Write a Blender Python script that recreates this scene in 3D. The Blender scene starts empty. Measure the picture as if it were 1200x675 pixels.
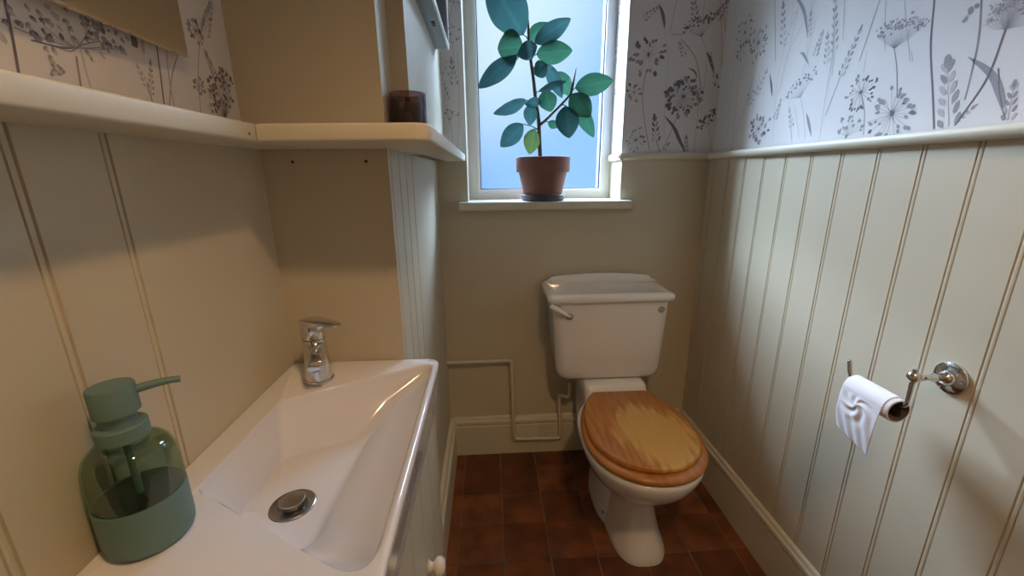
import bpy, bmesh, math, random
from mathutils import Vector, Matrix
random.seed(7)
PI = math.pi
scene = bpy.context.scene
COL = scene.collection

# ------------------------------------------------------------------ camera
YAW, PITCH, ROLL, FPX, H = math.radians(3.05656), math.radians(15.33888), math.radians(-.553125), 485.58, 1.25
CAM = Vector((0, 0, H))
fw = Vector((math.sin(YAW) * math.cos(PITCH), math.cos(YAW) * math.cos(PITCH), -math.sin(PITCH)))
r0 = Vector((math.cos(YAW), -math.sin(YAW), 0))
u0 = r0.cross(fw)
rt = math.cos(ROLL) * r0 + math.sin(ROLL) * u0
up = -math.sin(ROLL) * r0 + math.cos(ROLL) * u0
cd = bpy.data.cameras.new('camera')
cam = bpy.data.objects.new('camera', cd)
COL.objects.link(cam)
cd.sensor_width = 36
cd.sensor_fit = 'HORIZONTAL'
cd.lens = 36 * FPX / 1200
cd.clip_start = .01
M = Matrix((rt, up, -fw)).transposed().to_4x4()
M.translation = CAM
cam.matrix_world = M
scene.camera = cam

def at(px, py, axis, val):
    """point of the photograph carried onto the plane axis = val (metres)"""
    d = rt * (px - 600) - up * (py - 337.5) + fw * FPX
    t = (val - CAM[axis]) / d[axis]
    return CAM + d * t

# ------------------------------------------------------------------ materials
def nodes(name):
    m = bpy.data.materials.new(name)
    m.use_nodes = True
    nt = m.node_tree
    b = nt.nodes['Principled BSDF']
    return m, nt, b

def N(nt, kind, **kw):
    n = nt.nodes.new(kind)
    for k, v in kw.items():
        setattr(n, k, v)
    return n

def paint(name, col, rough=.5, var=.05, scale=6, bump=.0, bscale=150, metal=0., spec=.5, coat=0., stretch=(1, 1, 1)):
    m, nt, b = nodes(name)
    tc = N(nt, 'ShaderNodeTexCoord')
    mp = N(nt, 'ShaderNodeMapping')
    mp.inputs['Scale'].default_value = stretch
    nt.links.new(tc.outputs['Object'], mp.inputs['Vector'])
    no = N(nt, 'ShaderNodeTexNoise')
    no.inputs['Scale'].default_value = scale
    no.inputs['Detail'].default_value = 4
    nt.links.new(mp.outputs['Vector'], no.inputs['Vector'])
    mx = N(nt, 'ShaderNodeMix', data_type='RGBA')
    mx.inputs['A'].default_value = (*[max(0, c * (1 - var)) for c in col], 1)
    mx.inputs['B'].default_value = (*[min(1, c * (1 + var)) for c in col], 1)
    nt.links.new(no.outputs['Fac'], mx.inputs['Factor'])
    nt.links.new(mx.outputs['Result'], b.inputs['Base Color'])
    b.inputs['Roughness'].default_value = rough
    b.inputs['Metallic'].default_value = metal
    b.inputs['Specular IOR Level'].default_value = spec
    b.inputs['Coat Weight'].default_value = coat
    b.inputs['Coat Roughness'].default_value = .08
    if bump:
        n2 = N(nt, 'ShaderNodeTexNoise')
        n2.inputs['Scale'].default_value = bscale
        nt.links.new(mp.outputs['Vector'], n2.inputs['Vector'])
        bp = N(nt, 'ShaderNodeBump')
        bp.inputs['Strength'].default_value = bump
        bp.inputs['Distance'].default_value = .002
        nt.links.new(n2.outputs['Fac'], bp.inputs['Height'])
        nt.links.new(bp.outputs['Normal'], b.inputs['Normal'])
    return m

CREAM = (.595, .535, .405)
m_panel = paint('cream_panel_paint', CREAM, .42, .04, 3, .06, 60)
m_pillar = paint('cream_wall_paint', (.56, .50, .385), .6, .04, 3, .06, 60)
m_groove = paint('groove_dirt', (.54, .475, .34), .7, .15, 30)
m_trim = paint('cream_trim_gloss', (.66, .62, .49), .48, .03, 5)
m_paper = paint('wallpaper_ground', (.74, .725, .74), .75, .02, 4)
m_ink = [paint('ink_dark', (.17, .16, .20), .8, .2, 60), paint('ink_mid', (.33, .32, .36), .8, .2, 60), paint('ink_light', (.50, .49, .52), .8, .15, 60)]
m_ceil = paint('white_ceiling', (.75, .73, .68), .8, .02, 3)
m_ceramic = paint('white_ceramic', (.78, .77, .76), .12, .01, 3, coat=.5)
m_ceramic_basin = paint('white_basin_ceramic', (.78, .775, .80), .12, .01, 3, coat=.5)
m_upvc = paint('white_window_frame', (.80, .80, .80), .3, .01, 3)
m_chrome = paint('chrome', (.72, .72, .72), .12, .03, 20, metal=1.)
m_steel = paint('brushed_steel', (.42, .41, .39), .28, .08, 40, metal=1.)
m_dark = paint('dark_rubber', (.03, .03, .035), .5, .1, 20)
m_gasket = paint('blue_black_gasket', (.05, .07, .16), .5, .1, 20)
m_sage = paint('sage_green_plastic', (.13, .23, .22), .5, .03, 8)
m_liquid = paint('dark_soap', (.008, .03, .032), .3, .1, 20)
m_pot = paint('terracotta', (.25, .105, .09), .75, .2, 14, .2, 90)
m_saucer = paint('slate_blue_saucer', (.07, .08, .12), .45, .1, 10)
m_soil = paint('soil', (.05, .035, .025), .95, .4, 90, .8, 200)
m_stem = paint('plant_stem', (.10, .075, .06), .7, .3, 60, .3, 160)
m_tp = paint('toilet_tissue', (.80, .79, .84), .95, .02, 40, .25, 500)
m_core = paint('grey_cardboard', (.09, .075, .06), .9, .1, 40)
m_wax = paint('plum_wax', (.075, .045, .075), .5, .1, 10)
m_box = paint('blue_grey_paint', (.24, .28, .30), .45, .12, 16)
m_whitewood = paint('white_edge_paint', (.78, .78, .78), .4, .03, 9)
m_porc = paint('porcelain_handle', (.80, .79, .76), .15, .01, 4, coat=.4)
m_knob = paint('cream_knob_gloss', (.80, .76, .66), .25, .02, 6, coat=.3)
m_overflow = paint('grey_overflow_plug', (.30, .33, .30), .4, .1, 30)
m_patch = paint('cement_patch', (.19, .155, .115), .8, .7, 13, .3, 120)
m_grout = paint('grey_grout', (.19, .15, .12), .9, .35, 14, .3, 200)

def leaf_mat(name, a, b_, rough=.28):
    m, nt, b = nodes(name)
    tc = N(nt, 'ShaderNodeTexCoord')
    uv = N(nt, 'ShaderNodeSeparateXYZ')
    nt.links.new(tc.outputs['UV'], uv.inputs[0])
    mid = N(nt, 'ShaderNodeMath', operation='SUBTRACT')
    mid.inputs[1].default_value = .5
    nt.links.new(uv.outputs['Y'], mid.inputs[0])
    ab = N(nt, 'ShaderNodeMath', operation='ABSOLUTE')
    nt.links.new(mid.outputs[0], ab.inputs[0])
    rp = N(nt, 'ShaderNodeValToRGB')
    rp.color_ramp.elements[0].position = .02
    rp.color_ramp.elements[0].color = (*[min(1, c * 1.35) for c in a], 1)
    rp.color_ramp.elements[1].position = .07
    rp.color_ramp.elements[1].color = (*a, 1)
    nt.links.new(ab.outputs[0], rp.inputs[0])
    no = N(nt, 'ShaderNodeTexNoise')
    no.inputs['Scale'].default_value = 25
    nt.links.new(tc.outputs['Object'], no.inputs['Vector'])
    mx = N(nt, 'ShaderNodeMix', data_type='RGBA')
    mx.inputs['B'].default_value = (*b_, 1)
    fm = N(nt, 'ShaderNodeMath', operation='MULTIPLY')
    fm.inputs[1].default_value = .6
    nt.links.new(no.outputs['Fac'], fm.inputs[0])
    nt.links.new(fm.outputs[0], mx.inputs['Factor'])
    nt.links.new(rp.outputs[0], mx.inputs['A'])
    nt.links.new(mx.outputs['Result'], b.inputs['Base Color'])
    b.inputs['Roughness'].default_value = rough
    tr = N(nt, 'ShaderNodeBsdfTranslucent')
    nt.links.new(mx.outputs['Result'], tr.inputs['Color'])
    ms = N(nt, 'ShaderNodeMixShader')
    ms.inputs[0].default_value = .35
    nt.links.new(b.outputs[0], ms.inputs[1])
    nt.links.new(tr.outputs[0], ms.inputs[2])
    nt.links.new(ms.outputs[0], nt.nodes['Material Output'].inputs['Surface'])
    return m

m_leaf = leaf_mat('leaf_blue_green', (.045, .125, .125), (.06, .16, .165))
m_leaf_g = leaf_mat('leaf_mid_green', (.04, .14, .085), (.06, .185, .12))
m_leaf_y = leaf_mat('leaf_yellow_green', (.12, .20, .07), (.17, .25, .10))
m_leaf_d = leaf_mat('leaf_dark', (.02, .06, .055), (.03, .085, .08))

def clear_mat(name, tint, gl=.06, gloss_col=(1, 1, 1), rough=.05):
    m, nt, b = nodes(name)
    nt.nodes.remove(b)
    t = N(nt, 'ShaderNodeBsdfTransparent')
    t.inputs['Color'].default_value = (*tint, 1)
    g = N(nt, 'ShaderNodeBsdfGlossy')
    g.inputs['Color'].default_value = (*gloss_col, 1)
    g.inputs['Roughness'].default_value = rough
    fr = N(nt, 'ShaderNodeLayerWeight')
    fr.inputs['Blend'].default_value = .25
    mm = N(nt, 'ShaderNodeMath', operation='MULTIPLY_ADD')
    mm.inputs[1].default_value = .35
    mm.inputs[2].default_value = gl
    nt.links.new(fr.outputs['Fresnel'], mm.inputs[0])
    ms = N(nt, 'ShaderNodeMixShader')
    nt.links.new(mm.outputs[0], ms.inputs[0])
    nt.links.new(t.outputs[0], ms.inputs[1])
    nt.links.new(g.outputs[0], ms.inputs[2])
    nt.links.new(ms.outputs[0], nt.nodes['Material Output'].inputs['Surface'])
    return m

m_greenglass = clear_mat('green_tinted_glass', (.72, .81, .72), .04)
m_plumglass = clear_mat('plum_tinted_glass', (.50, .38, .42), .05)

def frosted():
    m, nt, b = nodes('frosted_glass')
    nt.nodes.remove(b)
    t = N(nt, 'ShaderNodeBsdfTransparent')
    t.inputs['Color'].default_value = (.93, .97, 1, 1)
    l = N(nt, 'ShaderNodeBsdfTranslucent')
    l.inputs['Color'].default_value = (.80, .88, .95, 1)
    no = N(nt, 'ShaderNodeTexNoise')
    no.inputs['Scale'].default_value = 60
    mr = N(nt, 'ShaderNodeMapRange')
    mr.inputs['To Min'].default_value = .010
    mr.inputs['To Max'].default_value = .014
    nt.links.new(no.outputs['Fac'], mr.inputs[0])
    ms = N(nt, 'ShaderNodeMixShader')
    nt.links.new(mr.outputs[0], ms.inputs[0])
    nt.links.new(t.outputs[0], ms.inputs[1])
    nt.links.new(l.outputs[0], ms.inputs[2])
    nt.links.new(ms.outputs[0], nt.nodes['Material Output'].inputs['Surface'])
    return m
m_frost = frosted()

def mirror_mat():
    m, nt, b = nodes('mirror_silver')
    b.inputs['Metallic'].default_value = 1
    b.inputs['Roughness'].default_value = .03
    no = N(nt, 'ShaderNodeTexNoise')
    no.inputs['Scale'].default_value = 3
    rp = N(nt, 'ShaderNodeValToRGB')
    rp.color_ramp.elements[0].color = (.80, .80, .79, 1)
    rp.color_ramp.elements[1].color = (.84, .84, .83, 1)
    nt.links.new(no.outputs['Fac'], rp.inputs[0])
    nt.links.new(rp.outputs[0], b.inputs['Base Color'])
    return m
m_mirror = mirror_mat()

def wood(name, worn):
    m, nt, b = nodes(name)
    tc = N(nt, 'ShaderNodeTexCoord')
    mp = N(nt, 'ShaderNodeMapping')
    mp.inputs['Scale'].default_value = (30, 4, 30)
    nt.links.new(tc.outputs['Object'], mp.inputs[0])
    no = N(nt, 'ShaderNodeTexNoise')
    no.inputs['Scale'].default_value = 2.2
    no.inputs['Detail'].default_value = 6
    nt.links.new(mp.outputs[0], no.inputs['Vector'])
    rp = N(nt, 'ShaderNodeValToRGB')
    rp.color_ramp.elements[0].position = .3
    rp.color_ramp.elements[1].position = .75
    rp.color_ramp.elements[0].color = (.37, .130, .020, 1)
    rp.color_ramp.elements[1].color = (.56, .235, .045, 1)
    nt.links.new(no.outputs['Fac'], rp.inputs[0])
    out = rp.outputs[0]
    b.inputs['Roughness'].default_value = .3
    b.inputs['Coat Weight'].default_value = .25
    if worn:
        # varnish worn through to paler wood on the front right of the lid
        sp = N(nt, 'ShaderNodeSeparateXYZ')
        nt.links.new(tc.outputs['Object'], sp.inputs[0])
        m2 = N(nt, 'ShaderNodeMapping')
        m2.inputs['Scale'].default_value = (38, 7, 10)
        m2.inputs['Rotation'].default_value = (0, 0, .15)
        nt.links.new(tc.outputs['Object'], m2.inputs[0])
        n2 = N(nt, 'ShaderNodeTexNoise')
        n2.inputs['Scale'].default_value = 1.2
        n2.inputs['Detail'].default_value = 3
        nt.links.new(m2.outputs[0], n2.inputs['Vector'])
        # f = 1.0 - ((x-.03)/.135)^2 - ((y+.02)/.20)^2 + noise
        def sq(src, off, s):
            a = N(nt, 'ShaderNodeMath', operation='ADD'); a.inputs[1].default_value = off
            nt.links.new(src, a.inputs[0])
            d = N(nt, 'ShaderNodeMath', operation='DIVIDE'); d.inputs[1].default_value = s
            nt.links.new(a.outputs[0], d.inputs[0])
            q = N(nt, 'ShaderNodeMath', operation='MULTIPLY')
            nt.links.new(d.outputs[0], q.inputs[0]); nt.links.new(d.outputs[0], q.inputs[1])
            return q.outputs[0]
        qx, qy = sq(sp.outputs['X'], -.045, .15), sq(sp.outputs['Y'], .05, .21)
        s = N(nt, 'ShaderNodeMath', operation='ADD')
        nt.links.new(qx, s.inputs[0]); nt.links.new(qy, s.inputs[1])
        t = N(nt, 'ShaderNodeMath', operation='MULTIPLY_ADD'); t.inputs[1].default_value = 1.6
        nt.links.new(n2.outputs['Fac'], t.inputs[0]); 
        ng = N(nt, 'ShaderNodeMath', operation='MULTIPLY'); ng.inputs[1].default_value = -1
        nt.links.new(s.outputs[0], ng.inputs[0]); nt.links.new(ng.outputs[0], t.inputs[2])
        mr = N(nt, 'ShaderNodeMapRange')
        mr.inputs['From Min'].default_value = -.05
        mr.inputs['From Max'].default_value = .35
        nt.links.new(t.outputs[0], mr.inputs[0])
        mx = N(nt, 'ShaderNodeMix', data_type='RGBA')
        rp2 = N(nt, 'ShaderNodeValToRGB')
        rp2.color_ramp.elements[0].color = (.62, .345, .09, 1)
        rp2.color_ramp.elements[1].color = (.72, .44, .135, 1)
        nt.links.new(no.outputs['Fac'], rp2.inputs[0])
        nt.links.new(mr.outputs[0], mx.inputs['Factor'])
        nt.links.new(out, mx.inputs['A']); nt.links.new(rp2.outputs[0], mx.inputs['B'])
        out = mx.outputs['Result']
        b.inputs['Roughness'].default_value = .42
    nt.links.new(out, b.inputs['Base Color'])
    return m
m_wood, m_woodlid = wood('varnished_wood', False), wood('worn_varnished_wood', True)

def tile_mat():
    m, nt, b = nodes('quarry_tile')
    geo = N(nt, 'ShaderNodeNewGeometry')
    tc = N(nt, 'ShaderNodeTexCoord')
    rp = N(nt, 'ShaderNodeValToRGB')
    e = rp.color_ramp.elements
    e[0].color = (.13, .040, .015, 1); e[1].color = (.26, .090, .034, 1)
    k = e.new(.5); k.color = (.20, .062, .022, 1)
    nt.links.new(geo.outputs['Random Per Island'], rp.inputs[0])
    no = N(nt, 'ShaderNodeTexNoise')
    no.inputs['Scale'].default_value = 9
    no.inputs['Detail'].default_value = 5
    nt.links.new(tc.outputs['Object'], no.inputs['Vector'])
    mr = N(nt, 'ShaderNodeMapRange')
    mr.inputs['From Min'].default_value = .3; mr.inputs['From Max'].default_value = .7
    mr.inputs['To Min'].default_value = .40; mr.inputs['To Max'].default_value = 1.25
    nt.links.new(no.outputs['Fac'], mr.inputs[0])
    mx = N(nt, 'ShaderNodeMix', data_type='RGBA', blend_type='MULTIPLY')
    mx.inputs['Factor'].default_value = 1
    nt.links.new(rp.outputs[0], mx.inputs['A']); nt.links.new(mr.outputs[0], mx.inputs['B'])
    # pale scuffs
    n2 = N(nt, 'ShaderNodeTexNoise'); n2.inputs['Scale'].default_value = 5.5; n2.inputs['Detail'].default_value = 8; n2.inputs['Roughness'].default_value = .7
    nt.links.new(tc.outputs['Object'], n2.inputs['Vector'])
    m3 = N(nt, 'ShaderNodeMapRange'); m3.inputs['From Min'].default_value = .62; m3.inputs['From Max'].default_value = .78; m3.inputs['To Max'].default_value = .35
    nt.links.new(n2.outputs['Fac'], m3.inputs[0])
    m4 = N(nt, 'ShaderNodeMix', data_type='RGBA'); m4.inputs['B'].default_value = (.25, .17, .12, 1)
    nt.links.new(m3.outputs[0], m4.inputs['Factor']); nt.links.new(mx.outputs['Result'], m4.inputs['A'])
    nt.links.new(m4.outputs['Result'], b.inputs['Base Color'])
    b.inputs['Roughness'].default_value = .45
    return m
m_tile = tile_mat()

# ------------------------------------------------------------------ mesh helpers
def obj(name, bm, mats, parent=None, smooth=None, kind=None, loc=None):
    if not isinstance(mats, (list, tuple)):
        mats = [mats]
    bmesh.ops.recalc_face_normals(bm, faces=bm.faces[:])
    me = bpy.data.meshes.new(name)
    if loc is not None:
        bmesh.ops.translate(bm, verts=bm.verts[:], vec=-Vector(loc))
    bm.to_mesh(me)
    bm.free()
    for m in mats:
        me.materials.append(m)
    if smooth is not None:
        me.shade_smooth()
        me.set_sharp_from_angle(angle=math.radians(smooth))
    o = bpy.data.objects.new(name, me)
    COL.objects.link(o)
    if loc is not None:
        o.location = loc
    if parent is not None:
        o.parent = parent
        if loc is not None or parent.location.length:
            o.location = Vector(loc or (0, 0, 0)) - parent_world(parent)
    if kind:
        o['kind'] = kind
    return o

def parent_world(p):
    v = Vector(p.location)
    while p.parent is not None:
        p = p.parent
        v += Vector(p.location)
    return v

def tag(o, label, cat, group=None):
    o['label'] = label
    o['category'] = cat
    if group:
        o['group'] = group
    return o

def thing(name, label, cat, loc, group=None):
    o = bpy.data.objects.new(name, None)
    o.empty_display_size = .05
    COL.objects.link(o)
    o.location = loc
    return tag(o, label, cat, group)

def box(bm, x0, x1, y0, y1, z0, z1, bev=0., seg=2, mat=0):
    vs = [bm.verts.new((x, y, z)) for x in (x0, x1) for y in (y0, y1) for z in (z0, z1)]
    idx = [(0, 1, 3, 2), (4, 6, 7, 5), (0, 4, 5, 1), (2, 3, 7, 6), (0, 2, 6, 4), (1, 5, 7, 3)]
    fs = [bm.faces.new([vs[i] for i in f]) for f in idx]
    for f in fs:
        f.material_index = mat
    if bev:
        es = list({e for f in fs for e in f.edges})
        r = bmesh.ops.bevel(bm, geom=es, offset=bev, segments=seg, profile=.5, affect='EDGES')
        for f in r['faces']:
            f.material_index = mat
    return vs

def loft(bm, loops, cap0=True, cap1=True, closed=True, mat=0):
    rows = [[bm.verts.new(p) for p in l] for l in loops]
    n = len(rows[0])
    for a, b in zip(rows, rows[1:]):
        for i in range(n if closed else n - 1):
            j = (i + 1) % n
            f = bm.faces.new((a[i], a[j], b[j], b[i]))
            f.material_index = mat
    if cap0:
        bm.faces.new(rows[0][::-1]).material_index = mat
    if cap1:
        bm.faces.new(rows[-1]).material_index = mat
    return rows

def lathe(bm, prof, c=(0, 0, 0), n=40, axis=None, cap=True, mat=0):
    """prof: (radius, height) pairs along an axis from c"""
    c = Vector(c)
    ax = Vector(axis or (0, 0, 1)).normalized()
    a = ax.orthogonal().normalized()
    b = ax.cross(a)
    loops = [[c + ax * h + (a * math.cos(2 * PI * i / n) + b * math.sin(2 * PI * i / n)) * max(r, 1e-5) for i in range(n)] for r, h in prof]
    return loft(bm, loops, cap, cap, mat=mat)

def smooth_path(pts, rad, k=6):
    """polyline with rounded bends"""
    P = [Vector(p) for p in pts]
    out = [P[0]]
    for i in range(1, len(P) - 1):
        a, b, c = P[i - 1], P[i], P[i + 1]
        r = min(rad, (a - b).length * .45, (c - b).length * .45)
        p, q = b + (a - b).normalized() * r, b + (c - b).normalized() * r
        for j in range(k + 1):
            t = j / k
            out.append((1 - t) ** 2 * p + 2 * t * (1 - t) * b + t * t * q)
    out.append(P[-1])
    return out

def tube(bm, pts, r, n=14, mat=0, cap=True):
    P = [Vector(p) for p in pts]
    R = r if isinstance(r, (list, tuple)) else [r] * len(P)
    loops = []
    ref = None
    for i, p in enumerate(P):
        d = (P[min(i + 1, len(P) - 1)] - P[max(i - 1, 0)]).normalized()
        if ref is None:
            ref = d.orthogonal().normalized()
        ref = (ref - d * ref.dot(d)).normalized()
        b = d.cross(ref)
        loops.append([p + (ref * math.cos(2 * PI * k / n) + b * math.sin(2 * PI * k / n)) * R[i] for k in range(n)])
    return loft(bm, loops, cap, cap, mat=mat)

def sphere(bm, c, r, n=24, m=12, sc=(1, 1, 1), mat=0):
    c = Vector(c)
    loops = []
    for j in range(1, m):
        t = PI * j / m
        loops.append([c + Vector((r * sc[0] * math.sin(t) * math.cos(2 * PI * i / n), r * sc[1] * math.sin(t) * math.sin(2 * PI * i / n), r * sc[2] * math.cos(t))) for i in range(n)])
    loft(bm, loops, True, True, mat=mat)

def rpoly(corners, radii, z, k=8, m=6):
    """rounded polygon, same point count for the same k, m"""
    C = [Vector((c[0], c[1])) for c in corners]
    n = len(C)
    ends = []
    for i in range(n):
        a, b, c = C[i - 1], C[i], C[(i + 1) % n]
        r = radii[i]
        d1, d2 = (a - b).normalized(), (c - b).normalized()
        half = d1.angle(d2) / 2
        t = min(r / math.tan(half), (a - b).length * .48, (c - b).length * .48)
        ends.append((b + d1 * t, b, b + d2 * t))
    out = []
    for i in range(n):
        p, b, q = ends[i]
        for j in range(k + 1):
            t = j / k
            out.append((1 - t) ** 2 * p + 2 * t * (1 - t) * b + t * t * q)
        nx = ends[(i + 1) % n][0]
        for j in range(1, m):
            out.append(q.lerp(nx, j / m))
    return [Vector((p.x, p.y, z)) for p in out]

def rect(x0, x1, y0, y1, r, z, k=8, m=6):
    return rpoly([(x0, y0), (x1, y0), (x1, y1), (x0, y1)], [r] * 4 if not isinstance(r, (list, tuple)) else r, z, k, m)

def prism(bm, poly, z0, z1, bev=0., mat=0, seg=2):
    a = [bm.verts.new((p[0], p[1], z0)) for p in poly]
    b = [bm.verts.new((p[0], p[1], z1)) for p in poly]
    n = len(poly)
    fs = [bm.faces.new(a[::-1]), bm.faces.new(b)]
    for i in range(n):
        fs.append(bm.faces.new((a[i], a[(i + 1) % n], b[(i + 1) % n], b[i])))
    for f in fs:
        f.material_index = mat
    if bev:
        es = list(fs[0].edges) + list(fs[1].edges)
        bmesh.ops.bevel(bm, geom=es, offset=bev, segments=seg, profile=.5, affect='EDGES')

def sweep(bm, prof, p0, p1, inward, mat=0):
    """extrude a (distance from wall, height) profile from p0 to p1"""
    p0, p1, w = Vector(p0), Vector(p1), Vector(inward)
    loops = [[p + w * d + Vector((0, 0, z)) for d, z in prof] for p in (p0, p1)]
    loft(bm, loops, True, True, mat=mat)

# ------------------------------------------------------------------ the room shell
XR, XL, YB, YP, XP = .878, -.435, 1.67, .862, -.195      # panel faces
YF, ZC = -.75, 2.36
ZD = 1.30                                                # underside of the dado rail and shelf
WX0, WX1, WZ0, WZ1 = -.08, .525, 1.147, 2.15             # window opening
YW = 1.835                                               # face of the window frame

bm = bmesh.new(); box(bm, -.75, 1.1, YF - .15, 2.0, ZC, ZC + .1)
obj('ceiling', bm, m_ceil, kind='structure')

# floor: bedded quarry tiles, laid slightly out of true
bm = bmesh.new()
box(bm, -.75, 1.1, YF - .15, 1.9, -.06, -.0025, mat=1)
S = .1575
for i in range(-5, 8):
    for j in range(-16, 2):
        x0, y0 = .025 + S * i, 1.56 + (S - .002) * j
        x1, y1 = x0 + S, y0 + S
        if x1 > 1.08 or x0 < -.72:
            continue
        g = .0022
        jx = [random.uniform(-.0016, .0016) for _ in range(4)]
        if j == 1:
            y1 = y0 + .10
        poly = [(x0 + g + jx[0], y0 + g + jx[1]), (x1 - g + jx[2], y0 + g + jx[3]), (x1 - g - jx[0], y1 - g + jx[1]), (x0 + g - jx[2], y1 - g - jx[3])]
        prism(bm, poly, -.02, random.uniform(-.0008, .0004), .0016, mat=2 if j == 1 else 0)
obj('floor', bm, [m_tile, m_grout, m_patch], smooth=40, kind='structure')

# grooved boarding: a panel face of width positions 0..L with bead-and-groove joints
def boarding(bm, L, z0, z1, joints, place, thick=.02, mat=0, gmat=1, dp=.0026):
    prof = [(0, 0)]
    for g in joints:
        for d, h in ((-.0058, 0), (-.0048, -dp), (-.0036, -dp), (-.0026, -.0006), (0, -.0001), (.0026, -.0006), (.0036, -dp), (.0048, -dp), (.0058, 0)):
            prof.append((g + d, h))
    prof.append((L, 0))
    lo = [bm.verts.new(place(s, h, z0)) for s, h in prof]
    hi = [bm.verts.new(place(s, h, z1)) for s, h in prof]
    for i in range(len(prof) - 1):
        f = bm.faces.new((lo[i], lo[i + 1], hi[i + 1], hi[i]))
        inner = 0 < i < len(prof) - 2 and prof[i + 1][0] - prof[i][0] < .02 and min(prof[i][1], prof[i + 1][1]) < -.001
        f.material_index = gmat if inner else mat
    bl = [bm.verts.new(place(s, -thick, z)) for s, z in ((0, z0), (L, z0), (L, z1), (0, z1))]
    bm.faces.new(bl)
    bm.faces.new([lo[0], hi[0], bl[3], bl[0]])
    bm.faces.new([lo[-1], bl[1], bl[2], hi[-1]])
    bm.faces.new(lo + [bl[1], bl[0]])
    bm.faces.new(hi + [bl[2], bl[3]])

# --- right wall
bm = bmesh.new()
js = [.128 + YF * 0 + .1 * k for k in range(-8, 16)]
js = sorted(j - YF for j in [.529 + .1 * k for k in range(-12, 12)] if YF + .03 < j < YB - .03)
boarding(bm, YB + .02 - YF, 0, ZD + .01, js, lambda s, h, z: (XR - h, YF + s, z), .03)
box(bm, XR + .02, XR + .2, YF - .15, 2.0, 0, ZC)
wall_right = obj('wall_right', bm, [m_panel, m_groove], kind='structure')

# --- left wall
bm = bmesh.new()
js = sorted(j - YF for j in [.421 + .1025 * k for k in range(-11, 2)] if YF + .03 < j)
boarding(bm, YP + .03 - YF, 0, ZD + .002, js, lambda s, h, z: (XL + h, YF + s, z), .03)
box(bm, -.75, XL - .03, YF - .15, 2.0, 0, ZC)
wall_left = obj('wall_left', bm, [m_panel, m_groove], kind='structure')

# --- boxed pillar in the left corner: panelled below, painted above, with a step
bm = bmesh.new()
box(bm, XL - .04, XP - .0202, YP, YP + .03, 0, ZD + .001)
js = [.020] + [.10, .175, .26]
boarding(bm, YB + .02 - YP, 0, ZD + .001, js, lambda s, h, z: (XP + h, YP + s, z), .02, dp=.0014)
box(bm, -.50, XP - .001, YP + .001, .956, ZD + .026, ZC, mat=2)
box(bm, -.50, -.161, .956, YB + .03, ZD + .026, ZC, mat=2)
for px, py in ((343, 190), (429, 189)):
    p = at(px, py, 1, YP)
    lathe(bm, [(.0001, -.001), (.0032, -.001), (.0028, .001), (.0001, .001)], p, 12, (0, -1, 0), mat=3)
obj('wall_pillar', bm, [m_pillar, m_groove, m_pillar, m_dark], kind='structure')

# --- back wall round the window opening
bm = bmesh.new()
box(bm, -.30, 1.0, YB, 2.0, 0, WZ0 - .032)
box(bm, -.30, WX0, YB, 2.0, WZ0 - .032, ZD + .01)
box(bm, WX1, 1.0, YB, 2.0, WZ0 - .032, ZD + .01)
box(bm, -.30, WX0, YB + .012, 2.0, ZD + .01, ZC, mat=0)
box(bm, WX1, 1.0, YB + .012, 2.0, ZD + .01, ZC, mat=0)
box(bm, WX0, WX1, YB + .012, 2.0, WZ1, ZC, mat=0)
wall_back = obj('wall_back', bm, [m_panel], kind='structure')

# --- wall behind the camera
bm = bmesh.new()
box(bm, -.75, 1.1, YF - .15, YF, 0, ZC)
obj('wall_front', bm, m_pillar, kind='structure')

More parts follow.
